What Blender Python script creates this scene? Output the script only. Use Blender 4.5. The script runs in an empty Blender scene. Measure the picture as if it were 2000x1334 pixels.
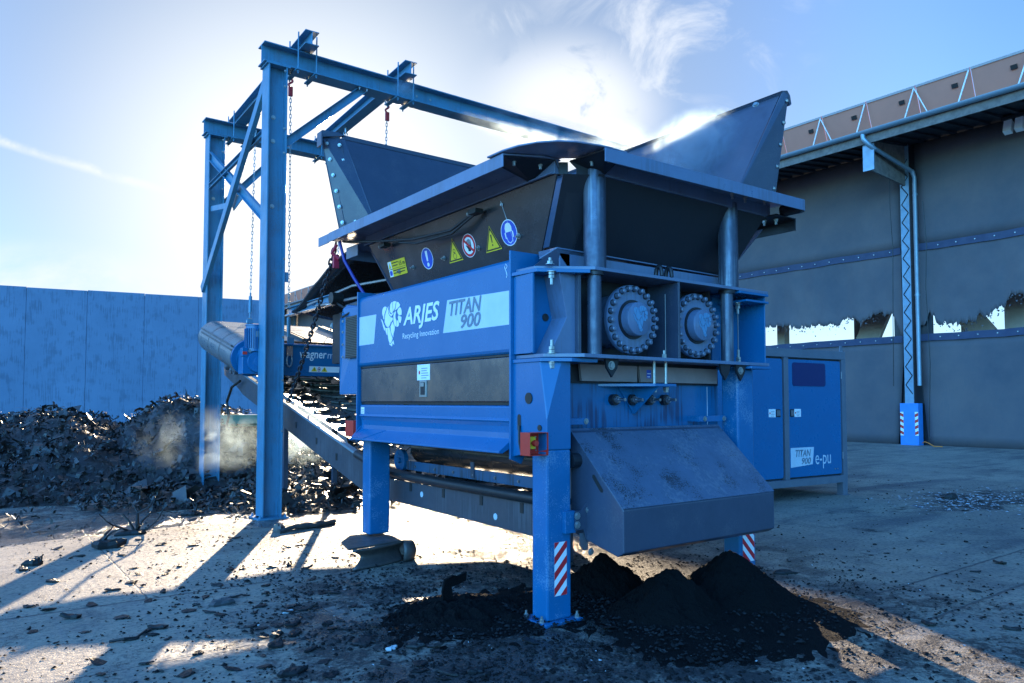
import bpy, bmesh, math, random
from mathutils import Vector as V, Matrix, noise as mn
R = math.radians
rnd = random.Random(7)
S = bpy.context.scene
C = S.collection

# ------------------------------------------------------------ camera, sky, sun, exposure
cam = bpy.data.cameras.new('camera'); co = bpy.data.objects.new('camera', cam); C.objects.link(co)
cam.sensor_width = 36.0; cam.lens = 36.0*1450/2000; cam.clip_start = 0.05; cam.clip_end = 2000
co.location = (0, 0, 1.6); co.rotation_euler = (R(90+2.6), 0, R(-36.6))
cam.shift_y = (719.16-667)/2000
S.camera = co
SUN_EL, SUN_AZ = 15.5, 27.0
S.render.engine = 'CYCLES'
S.view_settings.view_transform = 'Standard'; S.view_settings.look = 'None'
S.view_settings.gamma = 1; S.view_settings.exposure = 1.55
W = bpy.data.worlds.new('World'); S.world = W; W.use_nodes = True
sun = bpy.data.lights.new('sun', 'SUN'); sun.energy = 5.0; sun.angle = R(0.5); sun.color = (1.0, 0.79, 0.54)
so = bpy.data.objects.new('sun', sun); C.objects.link(so)
sd = V((math.sin(R(SUN_AZ))*math.cos(R(SUN_EL)), math.cos(R(SUN_AZ))*math.cos(R(SUN_EL)), math.sin(R(SUN_EL))))
so.rotation_euler = sd.to_track_quat('Z', 'Y').to_euler()

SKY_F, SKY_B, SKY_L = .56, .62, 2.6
def build_world():
    nt = W.node_tree; nt.nodes.clear(); N = nt.nodes.new; L = nt.links.new
    out = N('ShaderNodeOutputWorld'); bg = N('ShaderNodeBackground'); sky = N('ShaderNodeTexSky')
    sky.sky_type = 'NISHITA'; sky.sun_disc = False; sky.sun_elevation = R(SUN_EL); sky.sun_rotation = R(SUN_AZ)
    sky.altitude = 200; sky.air_density = 1.0; sky.dust_density = 0.45; sky.ozone_density = 3.0
    bg.inputs[1].default_value = 0.13
    tc = N('ShaderNodeTexCoord'); d = tc.outputs['Generated']
    def math_(op, a, b=None, clamp=False):
        m = N('ShaderNodeMath'); m.operation = op; m.use_clamp = clamp
        for i, x in enumerate((a, b)):
            if x is None: continue
            if isinstance(x, (int, float)): m.inputs[i].default_value = x
            else: L(x, m.inputs[i])
        return m.outputs[0]
    def mapr(x, a, b, c=0.0, e=1.0):
        m = N('ShaderNodeMapRange'); m.interpolation_type = 'SMOOTHSTEP'
        L(x, m.inputs[0]); m.inputs[1].default_value = a; m.inputs[2].default_value = b
        m.inputs[3].default_value = c; m.inputs[4].default_value = e
        return m.outputs[0]
    def dirv(az, el): return (math.sin(R(az))*math.cos(R(el)), math.cos(R(az))*math.cos(R(el)), math.sin(R(el)))
    def blob(az, el, rin, rout, sx=1.0, sz=1.0):
        # distance between directions, squeezed per axis
        s = N('ShaderNodeVectorMath'); s.operation = 'SUBTRACT'; L(d, s.inputs[0]); s.inputs[1].default_value = dirv(az, el)
        m = N('ShaderNodeVectorMath'); m.operation = 'MULTIPLY'; L(s.outputs[0], m.inputs[0]); m.inputs[1].default_value = (sx, sx, sz)
        l = N('ShaderNodeVectorMath'); l.operation = 'LENGTH'; L(m.outputs[0], l.inputs[0])
        return mapr(l.outputs['Value'], rout, rin)
    def nz(scale, det, dist=0.3, sz=1.0, off=(0, 0, 0)):
        mp = N('ShaderNodeMapping'); L(d, mp.inputs[0]); mp.inputs['Scale'].default_value = (1, 1, sz); mp.inputs['Location'].default_value = off
        n = N('ShaderNodeTexNoise'); L(mp.outputs[0], n.inputs[0]); n.inputs['Scale'].default_value = scale
        n.inputs['Detail'].default_value = det; n.inputs['Distortion'].default_value = dist; n.inputs['Roughness'].default_value = 0.6
        return n.outputs[0]
    n1 = nz(4.5, 8, 0.5, 1.6)
    n2 = nz(9, 8, 0.8, 1.2, (3, 1, 2))
    masks = []
    masks.append(math_('MULTIPLY', blob(41.0, 21.2, 0.05, 0.15, 1, 1.3), mapr(n2, 0.30, 0.46)))           # big cloud above the hopper
    masks.append(math_('MULTIPLY', blob(47, 18.3, 0.0, 0.12, 1, 1.8), mapr(n2, 0.34, 0.58, 0, .9)))
    masks.append(math_('MULTIPLY', blob(49, 27, 0.05, 0.20), mapr(n2, 0.44, 0.66, 0, .7)))
    masks.append(math_('MULTIPLY', blob(36, 27.5, 0.0, 0.06, 1, 2), mapr(n2, 0.4, 0.6, 0, .6)))
    masks.append(math_('MULTIPLY', blob(2, 7.5, 0.05, 0.3, .5, 5), mapr(n1, 0.35, 0.6, 0, .85)))    # bank over the far wall
    # vapour trail : thin band round a great circle
    a = V(dirv(2.0, 16.2)); b = V(dirv(13.5, 14.0)); nrm = a.cross(b).normalized()
    dp = N('ShaderNodeVectorMath'); dp.operation = 'DOT_PRODUCT'; L(d, dp.inputs[0]); dp.inputs[1].default_value = nrm
    n3 = nz(22, 5, 0.4, 1, (1, 5, 2))
    ab = math_('ABSOLUTE', math_('ADD', dp.outputs['Value'], math_('MULTIPLY', math_('SUBTRACT', n3, .5), .012)))
    mid = (a+b).normalized()
    azb = 7
    tr = math_('MULTIPLY', mapr(ab, 0.008, 0.0), blob(6, 15.6, 0.10, 0.15))
    masks.append(math_('MULTIPLY', tr, mapr(n3, .3, .6, .2, .75)))
    tot = masks[0]
    for m in masks[1:]: tot = math_('MAXIMUM', tot, m)
    # thin veil round the sun
    veil = blob(SUN_AZ-6, SUN_EL-1, 0.0, 0.37)
    # clear deep-blue sky away from the sun, paler and relatively dimmer towards it
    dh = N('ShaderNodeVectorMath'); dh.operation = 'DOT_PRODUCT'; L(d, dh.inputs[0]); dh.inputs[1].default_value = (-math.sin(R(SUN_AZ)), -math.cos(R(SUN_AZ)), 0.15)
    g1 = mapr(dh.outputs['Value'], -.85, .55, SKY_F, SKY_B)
    ld = N('ShaderNodeVectorMath'); ld.operation = 'DOT_PRODUCT'; L(d, ld.inputs[0]); ld.inputs[1].default_value = dirv(258, 34)  # bright lobe added to the unseen sky behind-left, lifts the shaded faces
    sdn = N('ShaderNodeVectorMath'); sdn.operation = 'DOT_PRODUCT'; L(d, sdn.inputs[0]); sdn.inputs[1].default_value = dirv(SUN_AZ, SUN_EL)
    g1 = math_('MULTIPLY', g1, mapr(sdn.outputs['Value'], .78, .995, 1, .34))
    sepd = N('ShaderNodeSeparateXYZ'); L(d, sepd.inputs[0]); g1 = math_('MULTIPLY', g1, mapr(sepd.outputs[2], .02, .20, .72, 1))
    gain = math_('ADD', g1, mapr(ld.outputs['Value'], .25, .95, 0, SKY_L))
    hs = N('ShaderNodeHueSaturation'); hs.inputs['Saturation'].default_value = 1.0; L(sky.outputs[0], hs.inputs['Color'])
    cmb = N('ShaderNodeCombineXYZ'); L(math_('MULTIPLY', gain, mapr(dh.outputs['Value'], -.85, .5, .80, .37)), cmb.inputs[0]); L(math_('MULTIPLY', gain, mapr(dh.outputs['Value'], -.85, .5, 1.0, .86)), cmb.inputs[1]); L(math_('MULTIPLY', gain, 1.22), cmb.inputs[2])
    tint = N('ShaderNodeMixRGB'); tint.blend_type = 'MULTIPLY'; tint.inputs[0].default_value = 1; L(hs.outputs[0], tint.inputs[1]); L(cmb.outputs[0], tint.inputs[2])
    haze = blob(SUN_AZ-3, SUN_EL-2, 0.15, 0.85, 1, 1.2)
    mxh = N('ShaderNodeMixRGB'); L(math_('MULTIPLY', haze, 0.42), mxh.inputs[0]); L(tint.outputs[0], mxh.inputs[1]); mxh.inputs[2].default_value = (2.3, 2.65, 3.1, 1)
    mx0 = N('ShaderNodeMixRGB'); L(math_('MULTIPLY', veil, 0.95), mx0.inputs[0]); L(mxh.outputs[0], mx0.inputs[1]); mx0.inputs[2].default_value = (3.4, 3.45, 3.4, 1)
    mx = N('ShaderNodeMixRGB'); L(tot, mx.inputs[0]); L(mx0.outputs[0], mx.inputs[1]); mx.inputs[2].default_value = (2.62, 2.75, 2.95, 1)
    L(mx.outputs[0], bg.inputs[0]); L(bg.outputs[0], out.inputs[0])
build_world()

# ------------------------------------------------------------ object helpers
def tag(o, label=None, cat=None, group=None, kind=None):
    if label: o['label'] = label
    if cat: o['category'] = cat
    if group: o['group'] = group
    if kind: o['kind'] = kind
    return o
def thing(name, label, cat, loc=(0, 0, 0), rz=0, group=None):
    o = bpy.data.objects.new(name, None); C.objects.link(o); o.location = loc; o.rotation_euler = (0, 0, rz)
    o.empty_display_size = .2
    return tag(o, label, cat, group)
def rootmat(o):
    while o.parent: o = o.parent
    return Matrix.Translation(o.location) @ o.rotation_euler.to_matrix().to_4x4()
class M:
    def __init__(s): s.v = []; s.f = []; s.m = []; s.mi = 0
    def add(s, vs, fs, mi=None):
        b = len(s.v); s.v += [V(p) for p in vs]
        for f in fs: s.f.append([b+i for i in f]); s.m.append(s.mi if mi is None else mi)
        return s
    def box(s, x0, x1, y0, y1, z0, z1, mi=None):
        return s.add([(x0,y0,z0),(x1,y0,z0),(x1,y1,z0),(x0,y1,z0),(x0,y0,z1),(x1,y0,z1),(x1,y1,z1),(x0,y1,z1)],
                     [(0,3,2,1),(4,5,6,7),(0,1,5,4),(1,2,6,5),(2,3,7,6),(3,0,4,7)], mi)
    def obox(s, c, a, b, d, mi=None):
        c, a, b, d = V(c), V(a), V(b), V(d)
        vs = [c-a-b-d, c+a-b-d, c+a+b-d, c-a+b-d, c-a-b+d, c+a-b+d, c+a+b+d, c-a+b+d]
        return s.add(vs, [(0,3,2,1),(4,5,6,7),(0,1,5,4),(1,2,6,5),(2,3,7,6),(3,0,4,7)], mi)
    def bar(s, p0, p1, w, h, up=(0, 0, 1), mi=None):
        p0, p1 = V(p0), V(p1); d = (p1-p0); n = d.normalized(); side = n.cross(V(up)).normalized(); u = side.cross(n)
        return s.obox((p0+p1)/2, d/2, side*w/2, u*h/2, mi)
    def plate(s, pts, ext, mi=None):
        pts = [V(p) for p in pts]; e = V(ext); n = len(pts)
        fs = [tuple(range(n))[::-1], tuple(range(n, 2*n))]+[(i, (i+1) % n, n+(i+1) % n, n+i) for i in range(n)]
        return s.add(pts+[p+e for p in pts], fs, mi)
    def face(s, pts, mi=None): return s.add(pts, [tuple(range(len(pts)))], mi)
    def cyl(s, p0, p1, r0, r1=None, seg=16, mi=None, caps=True):
        p0, p1 = V(p0), V(p1); r1 = r0 if r1 is None else r1; n = (p1-p0).normalized()
        a = n.orthogonal().normalized(); b = n.cross(a); vs = []
        for p, r in ((p0, r0), (p1, r1)):
            for i in range(seg):
                t = 2*math.pi*i/seg; vs.append(p+(a*math.cos(t)+b*math.sin(t))*r)
        fs = [(i, (i+1) % seg, seg+(i+1) % seg, seg+i) for i in range(seg)]
        if caps: fs += [tuple(range(seg))[::-1], tuple(range(seg, 2*seg))]
        return s.add(vs, fs, mi)
    def tube(s, pts, r, seg=8, mi=None):
        pts = [V(p) for p in pts]; vs = []; prev = None
        for i, p in enumerate(pts):
            d = (pts[min(i+1, len(pts)-1)]-pts[max(i-1, 0)]).normalized()
            a = d.orthogonal().normalized() if prev is None else (prev-d*prev.dot(d)).normalized()
            prev = a; b = d.cross(a)
            for k in range(seg):
                t = 2*math.pi*k/seg; vs.append(p+(a*math.cos(t)+b*math.sin(t))*r)
        fs = [(i*seg+k, i*seg+(k+1) % seg, (i+1)*seg+(k+1) % seg, (i+1)*seg+k) for i in range(len(pts)-1) for k in range(seg)]
        fs += [tuple(range(seg))[::-1], tuple(range((len(pts)-1)*seg, len(pts)*seg))]
        return s.add(vs, fs, mi)
    def ibeam(s, p0, p1, up, h, w, tf=.014, tw=.009, mi=None):
        p0, p1 = V(p0), V(p1); n = (p1-p0).normalized(); u = V(up); u = (u-n*u.dot(n)).normalized(); sd_ = n.cross(u)
        o = [(-w/2,-h/2),(w/2,-h/2),(w/2,-h/2+tf),(tw/2,-h/2+tf),(tw/2,h/2-tf),(w/2,h/2-tf),(w/2,h/2),(-w/2,h/2),(-w/2,h/2-tf),(-tw/2,h/2-tf),(-tw/2,-h/2+tf),(-w/2,-h/2+tf)]
        vs = [p0+sd_*a+u*b for a, b in o]
        return s.plate(vs, p1-p0, mi)
    def channel(s, p0, p1, up, h, w, t=.01, mi=None):
        p0, p1 = V(p0), V(p1); n = (p1-p0).normalized(); u = V(up); u = (u-n*u.dot(n)).normalized(); sd_ = n.cross(u)
        o = [(0,-h/2),(w,-h/2),(w,-h/2+t),(t,-h/2+t),(t,h/2-t),(w,h/2-t),(w,h/2),(0,h/2)]
        return s.plate([p0+sd_*a+u*b for a, b in o], p1-p0, mi)
    def hexbolt(s, p, n, r=.014, h=.012, shank=.0, mi=None):
        p, n = V(p), V(n).normalized()
        s.cyl(p, p+n*.003, r*1.45, seg=12, mi=mi); s.cyl(p+n*.003, p+n*(.003+h), r, seg=6, mi=mi)
        if shank: s.cyl(p+n*(.003+h), p+n*(.003+h+shank), r*.55, seg=8, mi=mi)
        return s
    def build(s, name, mats, parent=None, label=None, smooth=None, bevel=0, world=True):
        mats = mats if isinstance(mats, (list, tuple)) else [mats]
        vs = s.v
        if parent is not None and world:
            inv = rootmat(parent).inverted(); vs = [inv @ p for p in vs]
        me = bpy.data.meshes.new(name); me.from_pydata([tuple(p) for p in vs], [], s.f)
        for m in mats: me.materials.append(m)
        me.polygons.foreach_set('material_index', s.m)
        o = bpy.data.objects.new(name, me); C.objects.link(o)
        if parent is not None: o.parent = parent
        me.validate(); bm = bmesh.new(); bm.from_mesh(me); bmesh.ops.recalc_face_normals(bm, faces=bm.faces) if bevel or smooth else None
        bm.to_mesh(me); bm.free()
        if smooth:
            me.polygons.foreach_set('use_smooth', [True]*len(me.polygons))
            md = o.modifiers.new('b', 'EDGE_SPLIT'); md.split_angle = R(smooth)
        if bevel:
            md = o.modifiers.new('bevel', 'BEVEL'); md.width = bevel; md.segments = 2; md.limit_method = 'ANGLE'; md.angle_limit = R(40)
        if label: o['label'] = label
        return o
def text(name, body, mat, parent, origin, u, v, width, height, shear=0.0, bold=0.0, lift=.0015, label=None, space=1.0):
    """writing as a mesh in the plane (origin, u, v), fitted to width x height; base line starts at origin"""
    cu = bpy.data.curves.new(name, 'FONT'); cu.body = body; cu.size = 1; cu.shear = shear; cu.offset = bold; cu.space_character = space; cu.resolution_u = 3; cu.extrude = 0
    to = bpy.data.objects.new(name, cu); C.objects.link(to)
    dg = bpy.context.evaluated_depsgraph_get(); me = bpy.data.meshes.new_from_object(to.evaluated_get(dg))
    bpy.data.objects.remove(to)
    xs = [p.co.x for p in me.vertices]; ys = [p.co.y for p in me.vertices]
    x0, x1, y0, y1 = min(xs), max(xs), min(ys), max(ys)
    u, v = V(u).normalized(), V(v).normalized(); n = u.cross(v); o0 = V(origin)
    inv = rootmat(parent).inverted()
    for p in me.vertices:
        p.co = inv @ (o0+u*((p.co.x-x0)/(x1-x0)*width)+v*((p.co.y-(y0 if y0 > -.05 else 0))/(y1-(y0 if y0 > -.05 else 0))*height)+n*lift)
    me.materials.clear(); me.materials.append(mat)
    o = bpy.data.objects.new(name, me); C.objects.link(o); o.parent = parent
    if label: o['label'] = label
    return o
def share(o, parent, matrix):
    """another copy of a mesh part (same data), placed by a matrix in root space"""
    c = o.copy(); C.objects.link(c); c.parent = parent; c.matrix_local = matrix
    return c

# ------------------------------------------------------------ materials
def mat(name, col, rough=.5, metal=0.0, col2=None, scale=6.0, amt=.5, detail=6, bump=0.0, bscale=60.0, streak=None, streakamt=.6,
        spec=.5, rvar=.15, squash=1.0, coat=0.0, island=0.0, dust=None, dustamt=.0):
    m = bpy.data.materials.new(name); m.use_nodes = True; nt = m.node_tree; N = nt.nodes.new; L = nt.links.new
    b = nt.nodes['Principled BSDF']
    b.inputs['Roughness'].default_value = rough; b.inputs['Metallic'].default_value = metal; b.inputs['Specular IOR Level'].default_value = spec
    b.inputs['Coat Weight'].default_value = coat; b.inputs['Coat Roughness'].default_value = .12
    g = N('ShaderNodeNewGeometry'); mp = N('ShaderNodeMapping'); L(g.outputs['Position'], mp.inputs[0]); mp.inputs['Scale'].default_value = (1, 1, squash)
    n = N('ShaderNodeTexNoise'); L(mp.outputs[0], n.inputs[0]); n.inputs['Scale'].default_value = scale; n.inputs['Detail'].default_value = detail; n.inputs['Roughness'].default_value = .65
    r = N('ShaderNodeMapRange'); L(n.outputs[0], r.inputs[0]); r.inputs[1].default_value = .35; r.inputs[2].default_value = .7
    mx = N('ShaderNodeMixRGB'); mx.inputs[1].default_value = (*col, 1); mx.inputs[2].default_value = (*(col2 or [c*.75 for c in col]), 1)
    mu = N('ShaderNodeMath'); mu.operation = 'MULTIPLY'; L(r.outputs[0], mu.inputs[0]); mu.inputs[1].default_value = amt; L(mu.outputs[0], mx.inputs[0])
    last = mx.outputs[0]
    if streak:
        mp2 = N('ShaderNodeMapping'); L(g.outputs['Position'], mp2.inputs[0]); mp2.inputs['Scale'].default_value = (40, 40, 1.6)
        n2 = N('ShaderNodeTexNoise'); L(mp2.outputs[0], n2.inputs[0]); n2.inputs['Scale'].default_value = 1; n2.inputs['Detail'].default_value = 5
        n3 = N('ShaderNodeTexNoise'); L(g.outputs['Position'], n3.inputs[0]); n3.inputs['Scale'].default_value = 3.0
        ml = N('ShaderNodeMath'); ml.operation = 'MULTIPLY'; L(n2.outputs[0], ml.inputs[0]); L(n3.outputs[0], ml.inputs[1])
        r2 = N('ShaderNodeMapRange'); L(ml.outputs[0], r2.inputs[0]); r2.inputs[1].default_value = .26; r2.inputs[2].default_value = .36; r2.inputs[4].default_value = streakamt
        m2 = N('ShaderNodeMixRGB'); L(r2.outputs[0], m2.inputs[0]); L(last, m2.inputs[1]); m2.inputs[2].default_value = (*streak, 1); last = m2.outputs[0]
    if dust:
        n4 = N('ShaderNodeTexNoise'); L(g.outputs['Position'], n4.inputs[0]); n4.inputs['Scale'].default_value = 90; n4.inputs['Detail'].default_value = 4
        n5 = N('ShaderNodeTexNoise'); L(g.outputs['Position'], n5.inputs[0]); n5.inputs['Scale'].default_value = 4.5; n5.inputs['Detail'].default_value = 3
        ml = N('ShaderNodeMath'); ml.operation = 'ADD'; L(n4.outputs[0], ml.inputs[0]); L(n5.outputs[0], ml.inputs[1])
        r3 = N('ShaderNodeMapRange'); L(ml.outputs[0], r3.inputs[0]); r3.inputs[1].default_value = 1.08; r3.inputs[2].default_value = 1.22; r3.inputs[4].default_value = dustamt
        m3 = N('ShaderNodeMixRGB'); L(r3.outputs[0], m3.inputs[0]); L(last, m3.inputs[1]); m3.inputs[2].default_value = (*dust, 1); last = m3.outputs[0]
    if island:
        hs = N('ShaderNodeHueSaturation'); L(last, hs.inputs['Color'])
        r4 = N('ShaderNodeMapRange'); L(g.outputs['Random Per Island'], r4.inputs[0]); r4.inputs[3].default_value = 1-island; r4.inputs[4].default_value = 1+island*1.6
        L(r4.outputs[0], hs.inputs['Value']); last = hs.outputs[0]
    L(last, b.inputs['Base Color'])
    rr = N('ShaderNodeMapRange'); L(n.outputs[0], rr.inputs[0]); rr.inputs[1].default_value = .3; rr.inputs[2].default_value = .75
    rr.inputs[3].default_value = max(.02, rough-rvar*.5); rr.inputs[4].default_value = min(1, rough+rvar); L(rr.outputs[0], b.inputs['Roughness'])
    if bump:
        nb = N('ShaderNodeTexNoise'); L(g.outputs['Position'], nb.inputs[0]); nb.inputs['Scale'].default_value = bscale; nb.inputs['Detail'].default_value = 5
        bp = N('ShaderNodeBump'); L(nb.outputs[0], bp.inputs['Height']); bp.inputs['Strength'].default_value = bump; bp.inputs['Distance'].default_value = .02; L(bp.outputs[0], b.inputs['Normal'])
    return m
BLUE = mat('machine_blue', (.003, .122, .285), .28, coat=.25, spec=.35, col2=(.002, .105, .25), scale=3, amt=.7, bump=.04, bscale=12, rvar=.12, dust=(.04, .12, .24), dustamt=.05)
BLUES = mat('machine_blue_streaked', (.003, .122, .285), .33, coat=.2, spec=.35, scale=3, amt=.6, streak=(.01, .03, .08), streakamt=.75, bump=.05, bscale=25)
BLUEL = mat('machine_blue_leg', (.003, .122, .285), .34, coat=.15, spec=.35, scale=5, amt=.6, dust=(.22, .36, .5), dustamt=.35, bump=.06, bscale=40)
GREY = mat('anthracite_paint', (.044, .060, .095), .34, coat=.3, scale=4, amt=.6, col2=(.030, .042, .070), dust=(.09, .10, .12), dustamt=.35, bump=.05, bscale=30)
RIM = mat('anthracite_sky_tinted', (.11, .165, .26), .33, coat=.3, scale=5, amt=.5, col2=(.085, .125, .20), streak=(.07, .08, .1), streakamt=.3, bump=.05, bscale=30)  # anthracite again, with the blue sky reflection put into its base colour
GREYD = mat('anthracite_dark', (.011, .013, .018), .42, scale=5, amt=.5, bump=.05, bscale=30)
LOCK = mat('brushed_grey_panel', (.17, .165, .18), .24, .75, scale=3, amt=.7, col2=(.05, .052, .062), bump=.03, bscale=14)
TAUPE = mat('taupe_plate', (.34, .25, .23), .5, .2, scale=6, amt=.5)
HOODM = mat('hood_top', (.075, .11, .17), .45, scale=5, amt=.6, streak=(.18, .2, .24), streakamt=.4, dust=(.012, .013, .016), dustamt=.8, bump=.08, bscale=50)
GANT = mat('gantry_steel_blue', (.055, .215, .34), .40, coat=.15, scale=4, amt=.6, col2=(.04, .165, .27), dust=(.10, .13, .15), dustamt=.45, bump=.08, bscale=40, streak=(.03, .07, .10), streakamt=.35)
ZINC = mat('zinc_bolt', (.38, .41, .41), .35, .8, scale=40, amt=.5)
STEEL = mat('bare_steel', (.32, .34, .38), .32, .8, scale=18, amt=.7, col2=(.2, .2, .22), bump=.06, bscale=60)
PIPE = mat('worn_pipe', (.07, .095, .14), .32, .4, scale=12, amt=.7, col2=(.035, .05, .08), streak=(.3, .35, .4), streakamt=.4, bump=.05)
CHAIN = mat('grey_chain', (.30, .36, .40), .4, .7, scale=30, amt=.5)
CHAINB = mat('black_chain', (.02, .025, .035), .4, .3, scale=30, amt=.5)
RUB = mat('black_rubber', (.018, .019, .022), .42, scale=14, amt=.6, bump=.12, bscale=50)
RUBG = mat('glossy_black_cover', (.020, .022, .026), .22, scale=5, amt=.6, bump=.1, bscale=8)
RED = mat('red_paint', (.62, .035, .02), .38, scale=8, amt=.5)
REDC = mat('red_hook', (.45, .02, .05), .4, scale=20, amt=.5)
YEL = mat('yellow_plate', (.80, .55, .02), .45, scale=20, amt=.3)
WHITE = mat('white_vinyl', (.78, .80, .82), .35, scale=14, amt=.35, col2=(.6, .64, .68))
EMBL = mat('emblem_blue', (.10, .26, .42), .35)
PALE = mat('pale_grey_vinyl', (.52, .60, .68), .32, scale=6, amt=.5, col2=(.42, .5, .58))
SIGNB = mat('sign_blue', (.02, .08, .48), .35, amt=.1)
SIGNR = mat('sign_red', (.60, .02, .03), .35, amt=.1)
BLACKV = mat('black_vinyl', (.015, .015, .015), .4, amt=.1)
GREYV = mat('grey_lettering', (.14, .19, .25), .4, scale=20, amt=.3)
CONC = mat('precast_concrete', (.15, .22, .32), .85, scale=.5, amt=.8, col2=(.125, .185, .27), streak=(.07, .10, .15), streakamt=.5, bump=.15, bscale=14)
GREEN = mat('pale_green_paint', (.10, .34, .26), .5, scale=8, amt=.5)
SCRAP = mat('shredded_rubber', (.017, .016, .017), .42, scale=9, amt=.7, col2=(.055, .042, .034), island=.75, bump=.2, bscale=60, rvar=.3)
CRUMB = mat('rubber_crumb', (.009, .009, .010), .8, scale=30, island=.6, spec=.2)
SOIL = mat('rubber_granulate', (.0035, .0035, .004), .85, scale=60, amt=.6, col2=(.008, .008, .008), bump=1.0, bscale=140, spec=.12)
FOAM = mat('white_scrap', (.42, .44, .46), .5, scale=20, amt=.6, island=.3)
RUSTY = mat('brown_steel_plate', (.11, .095, .09), .5, .3, scale=9, amt=.8, col2=(.05, .045, .045), dust=(.22, .17, .13), dustamt=.4, bump=.15, bscale=30)
TARP = mat('grey_tarpaulin', (.12, .095, .095), .7, scale=.35, amt=.9, col2=(.065, .066, .08), streak=(.075, .08, .09), streakamt=.3, bump=.6, bscale=1.6)
TARPB = mat('blue_tarp_strap', (.028, .04, .085), .6, scale=3, amt=.5, bump=.2, bscale=8)
SOLAR = mat('panel_backsheet', (.56, .22, .15), .5, scale=.8, amt=.5)
ALU = mat('aluminium_rail', (.55, .56, .58), .35, .6, scale=5, amt=.4)
WOOD = mat('weathered_fascia', (.20, .17, .15), .8, scale=5, amt=.8, col2=(.09, .08, .075), bump=.2)
SOFF = mat('soffit_sheet', (.02, .022, .03), .6, scale=2, amt=.6)
COLM = mat('column_steel', (.20, .30, .38), .5, .2, scale=5, amt=.6, col2=(.14, .22, .3), dust=(.2, .14, .1), dustamt=.3)
GALV = mat('galvanised_gutter', (.24, .33, .40), .38, .5, scale=4, amt=.6)
BEIGE = mat('beige_strut', (.60, .52, .47), .7, scale=3, amt=.6)
GRILL = mat('grille_metal', (.20, .19, .15), .45, .5, scale=20, amt=.5)
WINM = mat('tinted_window', (.004, .02, .10), .06, spec=.9, amt=.1)
PAINTB = mat('column_foot_blue', (.03, .22, .58), .5, scale=5, amt=.5)
ORANGE = mat('orange_cable', (.7, .2, .03), .5)

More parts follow.
